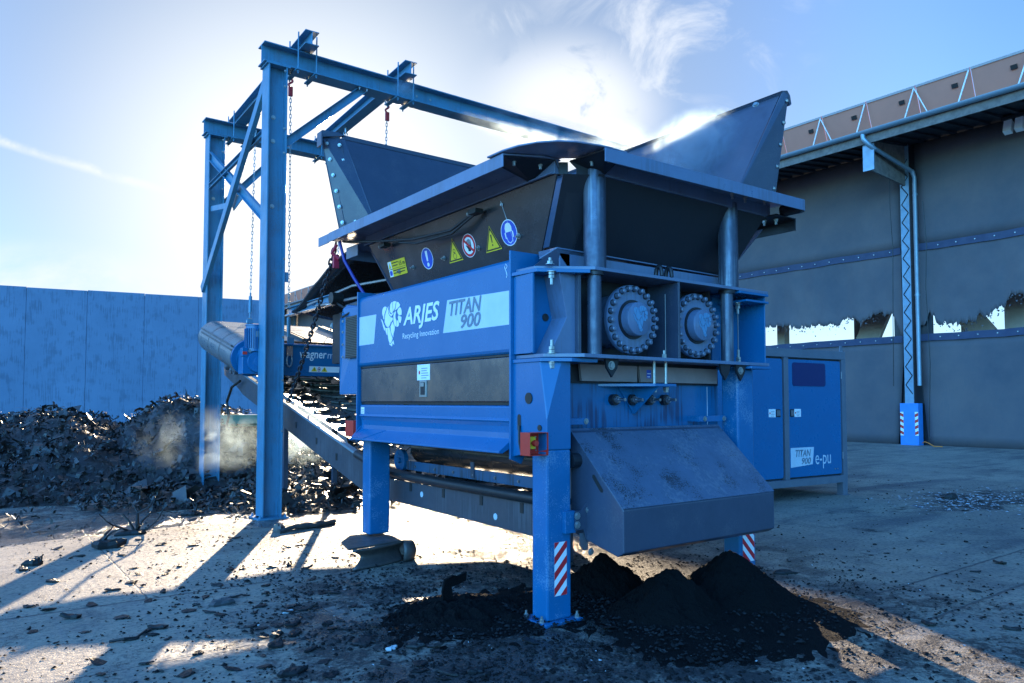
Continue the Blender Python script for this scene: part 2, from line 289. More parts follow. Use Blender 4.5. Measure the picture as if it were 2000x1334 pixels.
# ------------------------------------------------------------ ground
def ground_mat():
    m = bpy.data.materials.new('yard_concrete'); m.use_nodes = True; nt = m.node_tree; N = nt.nodes.new; L = nt.links.new
    b = nt.nodes['Principled BSDF']; g = N('ShaderNodeNewGeometry'); P = g.outputs['Position']
    sp = N('ShaderNodeSeparateXYZ'); L(P, sp.inputs[0]); X, Y = sp.outputs[0], sp.outputs[1]
    def mth(op, a, c=None, clamp=False):
        q = N('ShaderNodeMath'); q.operation = op; q.use_clamp = clamp
        for i, x in enumerate((a, c)):
            if x is None: continue
            if isinstance(x, (int, float)): q.inputs[i].default_value = x
            else: L(x, q.inputs[i])
        return q.outputs[0]
    def mr(x, a, c, lo=0., hi=1., sm=True):
        q = N('ShaderNodeMapRange'); q.interpolation_type = 'SMOOTHSTEP' if sm else 'LINEAR'; L(x, q.inputs[0])
        q.inputs[1].default_value = a; q.inputs[2].default_value = c; q.inputs[3].default_value = lo; q.inputs[4].default_value = hi; return q.outputs[0]
    def nz(sc, det=6, dist=0., s=(1, 1, 1), rough=.6, rot=0):
        mp = N('ShaderNodeMapping'); L(P, mp.inputs[0]); mp.inputs['Scale'].default_value = s; mp.inputs['Rotation'].default_value = (0, 0, rot)
        q = N('ShaderNodeTexNoise'); L(mp.outputs[0], q.inputs[0]); q.inputs['Scale'].default_value = sc; q.inputs['Detail'].default_value = det
        q.inputs['Distortion'].default_value = dist; q.inputs['Roughness'].default_value = rough; return q.outputs[0]
    def blob(cx, cy, rx, ry, soft=.35):
        dx = mth('DIVIDE', mth('SUBTRACT', X, cx), rx); dy = mth('DIVIDE', mth('SUBTRACT', Y, cy), ry)
        r = mth('SQRT', mth('ADD', mth('MULTIPLY', dx, dx), mth('MULTIPLY', dy, dy)))
        return mr(r, 1+soft, 1-soft)
    def mix(f, a, c):
        q = N('ShaderNodeMixRGB')
        if isinstance(f, (int, float)): q.inputs[0].default_value = f
        else: L(f, q.inputs[0])
        for i, x in ((1, a), (2, c)):
            if isinstance(x, tuple): q.inputs[i].default_value = (*x, 1)
            else: L(x, q.inputs[i])
        return q.outputs[0]
    big = nz(.6, 6, .4); mid = nz(3.2, 8, .3); fine = nz(26, 6); vfine = nz(120, 4)
    base = mix(mr(big, .35, .68), (.30, .255, .195), (.19, .165, .135))
    base = mix(mth('MULTIPLY', mr(mid, .48, .66), .65), base, (.145, .135, .125))
    base = mix(mr(fine, .50, .66, 0, .7), base, (.10, .095, .088))
    stain = mth('MULTIPLY', mr(nz(.9, 9, 1.2, rough=.7), .52, .66), .6)
    base = mix(stain, base, (.085, .08, .075))
    base = mix(mr(vfine, .60, .72, 0, .6), base, (.40, .38, .35))
    # drag and tyre marks, running roughly along X and Y
    tr1 = mr(nz(1.0, 5, .5, (.18, 1.6, 1), .6, .15), .50, .64, 0, .75)
    far = mr(X, 7.5, 10.5)
    base = mix(mth('MULTIPLY', tr1, far), base, (.075, .075, .08))
    tr2 = mr(nz(1.0, 4, .2, (7, .5, 1), .6, -.5), .56, .68, 0, .4)
    base = mix(tr2, base, (.16, .155, .15))
    # black granulate trodden into the slab round the machine
    dirtn = nz(5.5, 9, .6, rough=.7)
    spots = [(3.0, 3.7, 1.9, 1.7, .98), (3.2, 3.9, 1.4, 1.6, .95), (4.8, 3.1, 1.5, .95, 1.1), (3.4, 6.0, 1.2, 1.3, .75), (4.5, 5.2, 1.5, 1.5, 1.0), (2.4, 4.6, 1.3, 1.5, .68), (4.6, 4.4, 1.4, 1.2, 1.1), (3.2, 2.6, 1.6, 1.0, .75), (2.6, 12.5, 5, 2.0, .9), (13.4, 5.2, 2.2, .7, .8), (4.6, 2.1, 1.5, .8, .45)]
    tot = None
    for cx, cy, rx, ry, a in spots:
        q = mth('MULTIPLY', blob(cx, cy, rx, ry, .75), a*.55); tot = q if tot is None else mth('MAXIMUM', tot, q)
    dirt2 = mth('ADD', mth('MULTIPLY', mth('SUBTRACT', dirtn, .5), 1.7), mth('MULTIPLY', mth('SUBTRACT', nz(1.3, 6, .5), .5), 1.5))
    dm = mr(mth('ADD', mth('ADD', tot, dirt2), mth('MULTIPLY', mth('SUBTRACT', nz(38, 5), .5), .9)), .16, .58)
    base = mix(mth('MULTIPLY', dm, .93), base, (.014, .014, .015))
    gr = mth('MAXIMUM', blob(5.0, 8.2, 2.4, 2.8, .5), blob(5.6, 5.0, 1.8, 1.6, .5))
    grain = mth('MULTIPLY', mr(mth('ADD', nz(95, 3), mth('MULTIPLY', mth('SUBTRACT', nz(2.2, 6, .5), .5), 1.3)), .42, .62), gr)
    base = mix(mth('MULTIPLY', grain, .88), base, (.022, .021, .020))
    # crumbs of rubber everywhere
    vo = N('ShaderNodeTexVoronoi'); L(P, vo.inputs[0]); vo.inputs['Scale'].default_value = 15; vo.inputs['Randomness'].default_value = 1
    cr = mth('MULTIPLY', mr(vo.outputs['Distance'], .15, .11), mr(nz(1.7, 4), .46, .56))
    base = mix(cr, base, (.03, .03, .032))
    # slab joints
    wob = mth('MULTIPLY', mth('SUBTRACT', nz(7, 4), .5), .05)
    jt = None
    def line(v, at, w, lo=None, hi=None, o=None):
        q = mr(mth('ABSOLUTE', mth('SUBTRACT', mth('ADD', v, wob), at)), w, w*.35)
        if lo is not None: q = mth('MULTIPLY', q, mth('MULTIPLY', mth('GREATER_THAN', o, lo), mth('LESS_THAN', o, hi)))
        return q
    for q in (line(Y, 6.67, .026, -30, 2.3, X), line(Y, 3.22, .020, 5.2, 30, X), line(Y, 2.62, .022, 4.9, 30, X), line(X, 1.27, .012, 6.67, 12, Y), line(Y, 5.02, .009, -30, 1.6, X),
              line(X, 9.1, .02, -5, 3.2, Y), line(Y, 9.4, .015, 6, 30, X), line(X, 14.5, .02, -10, 40, Y), line(X, 2.3, .009, 3.0, 6.67, Y)):
        jt = q if jt is None else mth('MAXIMUM', jt, q)
    base = mix(mth('MULTIPLY', jt, .85), base, (.05, .05, .05))
    # puddles and wet film
    wn = nz(1.5, 5, .5)
    wet = None
    for cx, cy, rx, ry, a in ((5.3, 10.4, 2.3, 2.3, 1), (5.2, 7.2, 1.5, 1.6, .8), (1.1, 10.9, 2.3, 1.0, 1.0), (3.0, 5.2, 1.6, 1.4, .6), (3.2, 3.3, 2.2, 1.2, .75), (-1.5, 10.4, 2.5, .7, .9), (13, 5.3, 2, .8, .6), (6.5, 6.6, 1.2, 1.3, .55)):
        q = mth('MULTIPLY', blob(cx, cy, rx, ry, .5), a*.5); wet = q if wet is None else mth('MAXIMUM', wet, q)
    wetm = mr(mth('ADD', wet, wn), .78, .90)
    base = mix(mth('MULTIPLY', wetm, .55), base, (.07, .068, .066))
    L(base, b.inputs['Base Color'])
    rough = mr(fine, .3, .7, .52, .85)
    rm = N('ShaderNodeMix'); L(wetm, rm.inputs[0]); L(rough, rm.inputs[2]); rm.inputs[3].default_value = .16
    L(rm.outputs[0], b.inputs['Roughness'])
    h = mth('ADD', mth('MULTIPLY', mid, .5), mth('ADD', mth('MULTIPLY', fine, .5), mth('MULTIPLY', nz(70, 5), .45)))
    h = mth('SUBTRACT', h, mth('MULTIPLY', jt, .35)); h = mth('ADD', h, mth('MULTIPLY', grain, .5)); h = mth('ADD', h, mth('MULTIPLY', cr, .35)); h = mth('ADD', h, mth('MULTIPLY', dm, mth('MULTIPLY', nz(45, 5), .8)))
    bp = N('ShaderNodeBump'); L(h, bp.inputs['Height']); bp.inputs['Strength'].default_value = .55; bp.inputs['Distance'].default_value = .03; L(bp.outputs[0], b.inputs['Normal'])
    return m
GROUND = ground_mat()
g = M(); g.face([(-400, -200, 0), (600, -200, 0), (600, 900, 0), (-400, 900, 0)])
tag(g.build('ground', GROUND), kind='structure')

# ------------------------------------------------------------ boundary wall (far left)
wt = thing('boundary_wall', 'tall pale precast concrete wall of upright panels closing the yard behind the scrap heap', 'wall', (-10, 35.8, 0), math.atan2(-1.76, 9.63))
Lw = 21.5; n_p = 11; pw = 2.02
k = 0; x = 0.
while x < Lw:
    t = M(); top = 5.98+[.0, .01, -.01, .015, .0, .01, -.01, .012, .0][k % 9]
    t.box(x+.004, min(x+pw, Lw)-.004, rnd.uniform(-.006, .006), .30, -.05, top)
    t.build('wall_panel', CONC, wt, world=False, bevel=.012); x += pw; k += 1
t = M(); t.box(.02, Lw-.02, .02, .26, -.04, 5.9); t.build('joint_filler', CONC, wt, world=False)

# ------------------------------------------------------------ storage hall on the right
XH = 28.7; HT = 11.2
hall = thing('storage_hall', 'large storage hall hung with torn grey tarpaulins, solar panels along its roof edge', 'hall', (XH, 13.4, 0))
Y0, Y1 = -14.0, 125.0
t = M(); t.plate([(25.75, Y0, 11.0), (55, Y0, 14.6), (55, Y1, 14.6), (25.75, Y1, 11.0)], (0, 0, .16)); t.build('roof', SOFF, hall)
t = M()
for i in range(int((Y1-Y0)/.55)):
    y = Y0+.3+i*.55
    if y > 60: break
    t.plate([(25.9, y, 11.01), (28.6, y, 11.34), (28.6, y+.16, 11.34), (25.9, y+.16, 11.01)], (0, 0, -.07))
t.build('soffit_sheeting', SOFF, hall)
t = M(); t.box(25.70, 25.76, Y0, Y1, 10.80, 11.12); t.build('fascia', WOOD, hall)
t = M(); seg = 14
pts = []
for i in range(9):
    a = math.pi+math.pi*i/8; pts.append((25.57+.13*math.cos(a), 11.22+.13*math.sin(a)))
for i in range(8, -1, -1):
    a = math.pi+math.pi*i/8; pts.append((25.57+.118*math.cos(a), 11.22+.118*math.sin(a)))
t.plate([(x, Y0, z) for x, z in pts], (0, Y1-Y0, 0)); t.build('gutter', GALV, hall, smooth=40)
t = M(); t.box(25.74, 25.86, Y0, Y1, 11.26, 11.32); t.build('eaves_trim', RED, hall)
# solar panels, backs towards the yard, on raised rails
def zt(x): return 11.86+(x-25.75)*.124
py = Y0; pl = 1.72; i = 0
frame_me = None
while py < 92:
    t = M(); p = [V((26.35, py+.015, 11.40)), V((26.35, py+pl-.015, 11.40)), V((25.95, py+pl-.015, 12.43)), V((25.95, py+.015, 12.43))]
    n = (p[1]-p[0]).cross(p[3]-p[0]).normalized()
    if n.x > 0: n = -n
    t.plate(p, -n*.035, 0); q = [p[0].lerp(p[3], 0), p[1].lerp(p[2], 0), p[1].lerp(p[2], .05), p[0].lerp(p[3], .05)]
    t.plate([a+n*.002 for a in q], n*.02, 1); q = [p[0].lerp(p[3], .93), p[1].lerp(p[2], .93), p[2], p[3]]; t.plate([a+n*.002 for a in q], n*.03, 1)
    c = p[0].lerp(p[3], .62).lerp(p[1].lerp(p[2], .62), .30); t.obox(c+n*.03, (0, .09, 0), (p[3]-p[0]).normalized()*.07, n*.02, 2)
    t.build('solar_panel', [SOLAR, ALU, BLACKV], hall)
    if i < 56:
        t = M(); t.bar((25.90, py+.02, 12.32), (26.0, py+.42, 11.30), .045, .045, (1, 0, 0)); t.build('panel_strut', ALU, hall)
        if i % 2: t = M(); t.bar((25.90, py+.02, 12.32), (26.0, py-.40, 11.30), .03, .03, (1, 0, 0)); t.build('panel_strut', ALU, hall)
    py += pl; i += 1
# portal columns and brackets; the one by the downpipe is seen in full
def hall_column(yc, full):
    t = M(); t.box(XH-.30, XH-.262, yc-.16, yc+.16, 1.5, 11.3); t.box(XH-.26, XH-.04, yc-.03, yc+.03, 1.5, 11.3)
    t.build('column', COLM, hall)
    if full:
        t = M(); zz = 1.9
        while zz < 10.3:
            for s, e in (((-.08, 0), (.16, .34)), ((.16, .34), (-.08, .68))):
                a, c = (XH-.312, yc+s[0]-.05, zz+s[1]), (XH-.312, yc+e[0]-.05, zz+e[1]); t.tube([a, c], .016, 5)
            zz += .68
        t.build('lattice_bar', GREYD, hall)
        t = M(); t.plate([(XH-.35, yc-.33, 0), (XH-.35, yc+.33, 0), (XH-.35, yc+.33, 1.55), (XH-.35, yc-.33, 1.55)], (.35, 0, 0)); foot = t.build('column_foot', PAINTB, hall)
        for s in (-1, 1):
            t = M(); yy = yc+s*.265; zb = .35
            t.plate([(XH-.352, yy-.06, zb), (XH-.352, yy+.06, zb), (XH-.352, yy+.06, zb+.88), (XH-.352, yy-.06, zb+.88)], (-.003, 0, 0), 0)
            for k in range(4):
                z0 = zb+.02+k*.22
                t.plate([(XH-.357, yy-.06*s, z0), (XH-.357, yy+.06*s, z0+.06), (XH-.357, yy+.06*s, z0+.17), (XH-.357, yy-.06*s, z0+.11)], (-.002, 0, 0), 1)
            t.build('hazard_stripe', [WHITE, RED], foot)
    t = M(); t.plate([(25.5, yc-.03, 11.42), (25.5, yc+.03, 11.42), (25.5, yc+.03, 9.85), (25.5, yc-.03, 9.85)], (.001, 0, 0)) if 0 else None
    t = M(); t.plate([(25.86, yc-.04, 10.98), (25.86, yc-.04, 9.88), (XH-.27, yc-.04, 9.75), (XH-.27, yc-.04, 11.3)], (0, .08, 0)); t.build('bracket', WOOD, hall)
    t = M(); t.box(25.80, 25.858, yc-.2, yc+.2, 9.85, 10.98); t.build('bracket_plate', GALV, hall)
hall_column(13.4, True)
for yc in (-2.6, 29.4, 45.4, 61.4, 77.4, 93.4): hall_column(yc, False)
t = M(); t.box(XH+.12, XH+.2, 12.7, 14.1, 0, 12); t.build('gap_backing', GREYD, hall)  # dark plate added to black out the gap between the tarpaulins
t = M(); yd = 13.12
t.tube([(25.57, yd+.35, 11.15), (25.57, yd+.33, 10.95), (25.62, yd+.2, 10.75), (25.9, yd+.1, 10.6)], .085, 10)
t.tube([(25.8, yd+.12, 10.64), (28.0, yd-.05, 10.25), (28.3, yd-.1, 10.15)], .075, 10); t.tube([(28.2, yd-.1, 10.2), (28.34, yd-.12, 9.95), (28.36, yd-.12, 2.2)], .075, 10)
t.tube([(28.36, yd-.12, 9.35), (28.36, yd-.12, 9.28)], .09, 10); t.tube([(28.36, yd-.12, 5.6), (28.36, yd-.12, 5.52)], .09, 10)
t.build('downpipe', GALV, hall, smooth=40)
t = M()
t.tube([(28.34, 13.9, 11), (28.32, 13.92, 9), (28.35, 13.86, 7.5), (28.33, 13.9, 5), (28.35, 13.95, 2.2)], .015, 5)
t.tube([(28.34, 12.72, 9), (28.32, 12.62, 7.4), (28.35, 12.7, 5.8), (28.33, 12.6, 3), (28.35, 12.66, 1.6), (28.34, 12.72, .1)], .014, 5)
t.build('cable', BLACKV, hall)
# tarpaulins : three rows per bay, the middle row torn along its foot
def wav(y, z): return .05*mn.noise(V((y*.6, z*.5, 3)))+.03*mn.noise(V((y*2.1, z*1.3, 9)))
def tarp(ya, yb, za, zb, name='tarpaulin', mm=TARP, torn=None, dx=0, step=.35, label=None):
    t = M(); ny = max(2, int((yb-ya)/step)); nzv = max(2, int((zb-za)/.4)) if not torn else 14
    vs = []; fs = []
    for i in range(ny+1):
        y = ya+(yb-ya)*i/ny; lo = torn(y) if torn else za
        pull = .25*math.exp(-min(y-ya, yb-y)*1.6) if za < .5 else 0
        for j in range(nzv+1):
            z = lo+(zb-lo)*j/nzv
            yy = y
            if pull and z < 3.2:
                yy += (1 if y-ya < yb-y else -1)*pull*(3.2-z)/3.0
            vs.append((XH+dx+wav(y, z)+.02, yy, z))
    for i in range(ny):
        for j in range(nzv):
            a = i*(nzv+1)+j; fs.append((a, a+nzv+1, a+nzv+2, a+1))
    t.add(vs, fs); o = t.build(name, mm, hall, smooth=80, label=label); md = o.modifiers.new('s', 'SOLIDIFY'); md.thickness = .006
    return o
def torn_edge(y):
    # foot of the torn middle sheet: ragged, hanging lower in places
    T = [(9.69, 5.22), (9.95, 5.34), (10.31, 4.89), (10.63, 4.83), (10.88, 4.51), (11.08, 4.71), (11.21, 4.44), (11.97, 4.41), (12.49, 4.49), (12.77, 4.91), (13.04, 4.36), (13.76, 4.07), (14.06, 4.92), (14.56, 5.05), (15.03, 4.93), (15.38, 4.76), (15.91, 5.03), (16.24, 4.75), (17.37, 4.78), (18.08, 4.73), (18.7, 4.89), (19.85, 4.91), (20.11, 4.93)]
    base = T[0][1] if y <= T[0][0] else T[-1][1]
    for (ya_, za_), (yb_, zb_) in zip(T, T[1:]):
        if ya_ <= y < yb_: base = za_+(zb_-za_)*(y-ya_)/(yb_-ya_)
    n = .20*mn.noise(V((y*4, 2, 1)))+.16*mn.noise(V((y*11, 0, 7)))+.10*mn.noise(V((y*27, 0, 3)))
    return max(4.06, base+n)
bays = [(-2.3, 13.15), (13.72, 29.2), (29.5, 45.2), (45.5, 61.2), (61.5, 77), (77.5, 93), (93.5, 125), (-14, -2.8)]
for a, b_ in bays:
    near = a in (-2.3, 13.72)
    tarp(a, b_, 7.45, 11.32, label='upper grey tarpaulin hanging taut below the eaves' if near else None)
    tarp(a, b_, 5.0, 7.42, torn=torn_edge, step=.03 if near else .4, label='middle grey tarpaulin torn ragged along its lower edge' if near else None)
    tarp(a, b_, -.02, 4.0, label='lower grey tarpaulin reaching down to the yard' if near else None)
    for zz, w in ((7.36, .26), (3.98, .26)):
        t = M(); vs = []; fs = []; ny = int((b_-a)/.4)
        for i in range(ny+1):
            y = a+(b_-a)*i/ny; o_ = .05*mn.noise(V((y*.9, zz, 0))); vs += [(XH-.035+wav(y, zz), y, zz+o_-w/2), (XH-.035+wav(y, zz), y, zz+o_+w/2)]
        fs = [(2*i, 2*i+2, 2*i+3, 2*i+1) for i in range(ny)]; t.add(vs, fs, 0)
        if near:
            for i in range(int((b_-a)/.62)): y = a+.4+i*.62; t.cyl((XH-.05+wav(y, zz), y, zz), (XH-.075+wav(y, zz), y, zz), .022, seg=6, mi=1)
        o = t.build('strap', [TARPB, ZINC], hall); md = o.modifiers.new('s', 'SOLIDIFY'); md.thickness = .008
# ragged flakes left hanging under the tear
t = M()
for i in range(210):
    y = rnd.choice([rnd.uniform(14.2, 20.5), rnd.uniform(8.8, 12.6)]); z = torn_edge(y)-abs(rnd.gauss(0, .16))-.02; s = rnd.uniform(.010, .04)
    n = rnd.randint(4, 6); a0 = rnd.random()*6
    t.plate([(XH+.02, y+s*rnd.uniform(.5, 1.3)*math.cos(a0+k*6.28/n), z+s*rnd.uniform(.5, 1.3)*math.sin(a0+k*6.28/n)) for k in range(n)], (.004, 0, 0))
tag(t.build('torn_tarp_shreds', TARP, hall), kind='stuff')
# inner structure glimpsed through the tear, and things standing inside
t = M()
t.box(31.5, 31.9, 20.6, 21.0, 0, 11.6); t.box(31.5, 31.9, 8.6, 11.3, 0, 11.6); t.box(31.5, 31.6, 12.72, 12.82, 0, 11.6)
t.bar((31.5, 17.0, 3.3), (31.5, 15.4, 6.8), .95, .2, (1, 0, 0)); t.bar((31.5, 11.4, 3.4), (31.5, 13.0, 5.6), .85, .2, (1, 0, 0))
t.build('inner_strut', BEIGE, hall)
t = M(); t.box(54.85, 54.95, Y0, Y1, 0, 5.7); t.build('rear_wall', GREYD, hall)  # rear closed above and below, added to keep low sun from passing underneath
t = M(); t.box(54.85, 54.95, Y0, Y1, 9.6, 14.5); t.build('rear_wall', GREYD, hall)
for yc in (-2.6, 13.4, 29.4, 45.4, 61.4): t = M(); t.box(54.4, 54.8, yc-.25, yc+.25, 0, 14.5); t.build('rear_column', COLM, hall)
t = M(); t.box(28.0, 28.4, 9.0, 9.95, 11.10, 11.2, 0)
for k in range(2): t.obox((28.12, 9.80-k*.34, 10.85), (.10, 0, -.04), (0, .12, 0), (.07, 0, .20), 1)
tag(t.build('floodlight', [GREYD, WHITE]), 'pair of pale floodlights fixed under the eaves at the right edge', 'floodlight')
t = M(); t.tube([(28.0, 13.0+math.cos(a)*.02-.02*a, .03+.02*0) for a in ()] or [(28.25, 12.9, .1), (28.1, 12.75, .16), (27.95, 12.55, .12), (27.9, 12.35, .02), (28.0, 12.1, .015)], .018, 6)
tag(t.build('cable_loop', ORANGE), 'short orange cable curling out at the foot of the column', 'cable')

# ------------------------------------------------------------ gantry
ga = thing('gantry_frame', 'tall blue steel gantry of H posts and girders standing over the belts', 'gantry', (3.5, 10.3, 0))
def post(x0, x1, y, top, full=True):
    t = M(); xc = (x0+x1)/2; t.ibeam((xc, y, .02), (xc, y, top), (1, 0, 0), x1-x0, .28, .020, .013)
    o = t.build('post', GANT, ga, bevel=.003)
    t = M(); t.box(xc-.21, xc+.21, y-.21, y+.21, .0, .022)
    for a in (-.17, .17):
        for b_ in (-.17, .17): t.hexbolt((xc+a, y+b_, .022), (0, 0, 1), .02, .02, .02)
    t.build('base_plate', GANT, ga)
    if full:
        t = M()
        for z in (5.62, 5.28, 4.35): t.hexbolt((xc-.02, y-.011, z), (0, -1, 0), .022, .012)
        for z in (top-.08, top-.3, 5.45, 5.1): t.hexbolt((x1-.04, y-.14, z), (0, -1, 0), .012, .01)
        t.build('bolt', ZINC, ga)
post(3.335, 3.605, 10.32, 6.355); post(3.465, 3.745, 13.92, 6.43)
post(12.4, 12.68, 10.32, 6.355); post(12.4, 12.68, 13.92, 6.43)
t = M(); t.ibeam((3.27, 10.32, 6.495), (13.0, 10.32, 6.495), (0, 0, 1), .28, .28, .018, .011); t.build('girder', GANT, ga, bevel=.003)
t = M(); t.ibeam((3.40, 13.92, 6.57), (13.0, 13.92, 6.57), (0, 0, 1), .27, .28, .018, .011); t.build('girder', GANT, ga, bevel=.003)
cb = [((3.86, 9.93), (4.03, 14.3)), ((5.44, 9.93), (5.72, 14.3))]
for (xa, ya), (xb, yb) in cb:
    t = M(); t.ibeam((xa, ya, 6.745), (xb, yb, 6.81), (0, 0, 1), .20, .20, .013, .009); t.build('cross_beam', GANT, ga, bevel=.002)
    for yy, zt_, zb in ((10.32, 6.88, 6.30), (13.92, 6.92, 6.38)):
        f = (yy-ya)/(yb-ya); xx = xa+(xb-xa)*f
        t = M()
        for s in (-.135, .135):
            t.cyl((xx+s, yy-.175, zb), (xx+s, yy-.175, zt_), .011, seg=8); t.cyl((xx+s, yy+.175, zb), (xx+s, yy+.175, zt_), .011, seg=8)
            t.bar((xx+s, yy-.22, zb+.03), (xx+s, yy+.22, zb+.03), .07, .02)
        t.build('clamp_rod', GANT, ga)
        for s in (-.135, .135):
            for k in (-.175, .175):
                t = M(); t.hexbolt((xx+s, yy+k, zb+.04), (0, 0, -1), .02, .036, .025); t.hexbolt((xx+s, yy+k, zb+.04), (0, 0, 1), .02, .016); t.build('clamp_nut', GANT, ga)
def brace(p0, p1, up, h=.11, w=.06): t = M(); t.channel(p0, p1, up, h, w, .009); t.build('brace', GANT, ga, bevel=.002)
brace((3.36, 10.45, 6.20), (3.42, 13.98, 3.62), (0, .5, 1), .15, .07)
brace((3.52, 13.80, 6.02), (3.52, 10.55, 4.18), (0, .5, 1), .15, .06)
brace((3.50, 13.74, 5.44), (3.50, 10.55, 5.56), (0, 0, 1), .10, .05)
brace((3.62, 10.30, 5.28), (4.80, 10.30, 6.36), (-1, 0, 1), .12, .06)
brace((3.76, 13.90, 5.20), (4.84, 13.90, 6.40), (-1, 0, 1), .12, .06)
brace((11.2, 10.30, 6.36), (12.4, 10.30, 5.28), (1, 0, 1), .12, .06)
t = M(); t.plate([(3.50, 12.25, 4.98), (3.50, 12.55, 4.98), (3.50, 12.35, 4.72), (3.50, 11.85, 4.82)], (.012, 0, 0)); t.bar((3.51, 13.75, 5.05), (3.51, 12.4, 4.84), .09, .012, (1, 0, 0)); t.build('gusset', GANT, ga)
t = M()
for x_ in (4.72, 4.84): t.hexbolt((x_, 10.22, 6.352), (0, 0, -1), .018, .014, .02)
for x_, z_ in ((6.0, 6.5), (5.75, 6.5)): t.cyl((x_, 10.312, z_), (x_, 10.306, z_), .02, seg=10)
t.build('bolt', ZINC, ga)
for xx_, yy_ in ((3.335, 10.32), (3.465, 13.92)):
    t = M(); t.box(xx_-.03, xx_+.31, yy_-.15, yy_+.15, 6.33 if yy_ < 11 else 6.405, 6.352 if yy_ < 11 else 6.428); t.build('head_plate', GANT, ga, bevel=.002)
for z_ in (1.2, 1.9, 2.5, 3.6):
    t = M(); t.hexbolt((3.60-.012, 10.32-.141, z_), (0, -1, 0), .011, .009); t.build('bolt', ZINC, ga)
t = M(); t.box(3.60, 3.66, 10.20, 10.215, 3.28, 3.42); t.build('lug', GANT, ga)
# hose arm cantilevered from the near post
t = M(); t.channel((3.67, 10.25, 2.86), (3.67, 8.62, 2.875), (0, 0, 1), .10, .05, .008); t.box(3.61, 3.70, 8.62, 10.25, 2.800, 2.806, 1); ar = t.build('arm', [GANT, WHITE], ga)  # white strip below paints the arm's lit underside
t = M(); t.cyl((3.60, 8.56, 2.865), (3.74, 8.56, 2.865), .075, seg=18); t.build('arm_cap', BLACKV, ar, smooth=40)
del ar

# ------------------------------------------------------------ chains
def chain_mesh(p0, p1, pitch=.058, r=.006, wd=.021, sag=0.0, m=None):
    p0, p1 = V(p0), V(p1); Ln = (p1-p0).length*(1+sag*.5); n = int(Ln/pitch); t = m or M()
    def pt(f): return p0.lerp(p1, f)+V((0, 0, -sag*4*f*(1-f)))
    for i in range(n):
        a, c = pt(i/n), pt((i+1)/n); d = (c-a).normalized(); ctr = (a+c)/2
        sd_ = d.cross(V((.3, 1, .1))).normalized(); o_ = d.cross(sd_)
        s_ = sd_ if i % 2 else o_; hl = pitch*.72-wd*.5+.004
        pts = []
        for k in range(10):
            an = 2*math.pi*k/10; ca, sa = math.cos(an), math.sin(an)
            pts.append(ctr+s_*(wd*.62*ca)+d*(hl*.62*(1 if sa > 0.01 else -1 if sa < -.01 else 0)+wd*.62*sa))
        # closed ring
        vs = []
        for k in range(10):
            q = pts[k]; dd = (pts[(k+1) % 10]-pts[k-1]).normalized(); e1 = s_.cross(d).normalized(); e2 = dd.cross(e1)
            for j in range(5): an = 2*math.pi*j/5; vs.append(q+(e1*math.cos(an)+e2*math.sin(an))*r)
        t.add(vs, [(k*5+j, k*5+(j+1) % 5, ((k+1) % 10)*5+(j+1) % 5, ((k+1) % 10)*5+j) for k in range(10) for j in range(5)])
    return t
def hoist(name, lab, top, bot, upper_hook=True, turn=False, cols=CHAIN):
    r0 = thing(name, lab, 'chain', bot, 0)
    top, bot = V(top), V(bot); d = (top-bot).normalized()
    hz = top-d*.42 if upper_hook else top-d*.1
    t = M(); t.cyl(top, top-d*.1, .02, seg=10); t.tube([top-d*.08+V((.035*math.cos(a), 0, .05*math.sin(a)-.06)) for a in [x*.6 for x in range(11)]], .012, 6); t.build('eye_bolt', ZINC, r0)
    if upper_hook:
        t = M(); t.tube([top-d*.17+V((.03*math.sin(a)+0, 0, -.13*a/6.0)) for a in [x*.5 for x in range(13)]], .016, 6); t.box(top.x-.03, top.x+.03, top.y-.02, top.y+.02, hz.z-.02, hz.z+.12); t.build('hook', REDC, r0)
    low = bot+d*(.55 if turn else .12)
    t = chain_mesh(hz, low); t.build('chain_links', cols, r0)
    if turn:
        t = M(); t.cyl(low, low-d*.06, .014, seg=8); t.cyl(low-d*.06, low-d*.34, .028, seg=10); t.cyl(low-d*.34, bot, .013, seg=8); t.build('turnbuckle', GANT, r0, smooth=40)
    t = M(); q = bot; t.tube([q+V((.045*math.cos(a), 0, .06*math.sin(a)+.05)) for a in [x*.55 for x in range(12)]], .014, 6); t.build('shackle', ZINC, r0)
    return r0
hoist('hoist_chain', 'chain with red hook running down beside the near gantry post', (3.86, 10.78, 6.63), (3.89, 10.80, 2.36), True, True)
hoist('hoist_chain', 'chain seen between the two left posts, ending in a turnbuckle above the drum', (3.95, 12.70, 6.66), (3.90, 12.70, 2.90), False, True)
hoist('hoist_chain', 'short length of chain showing above the black hopper flap', (5.48, 10.80, 6.63), (5.40, 10.80, 2.36), True, True)
hoist('hoist_chain', 'thin chain hanging behind the left end of the black hopper', (5.60, 12.70, 6.68), (5.40, 12.70, 2.92), False, True)

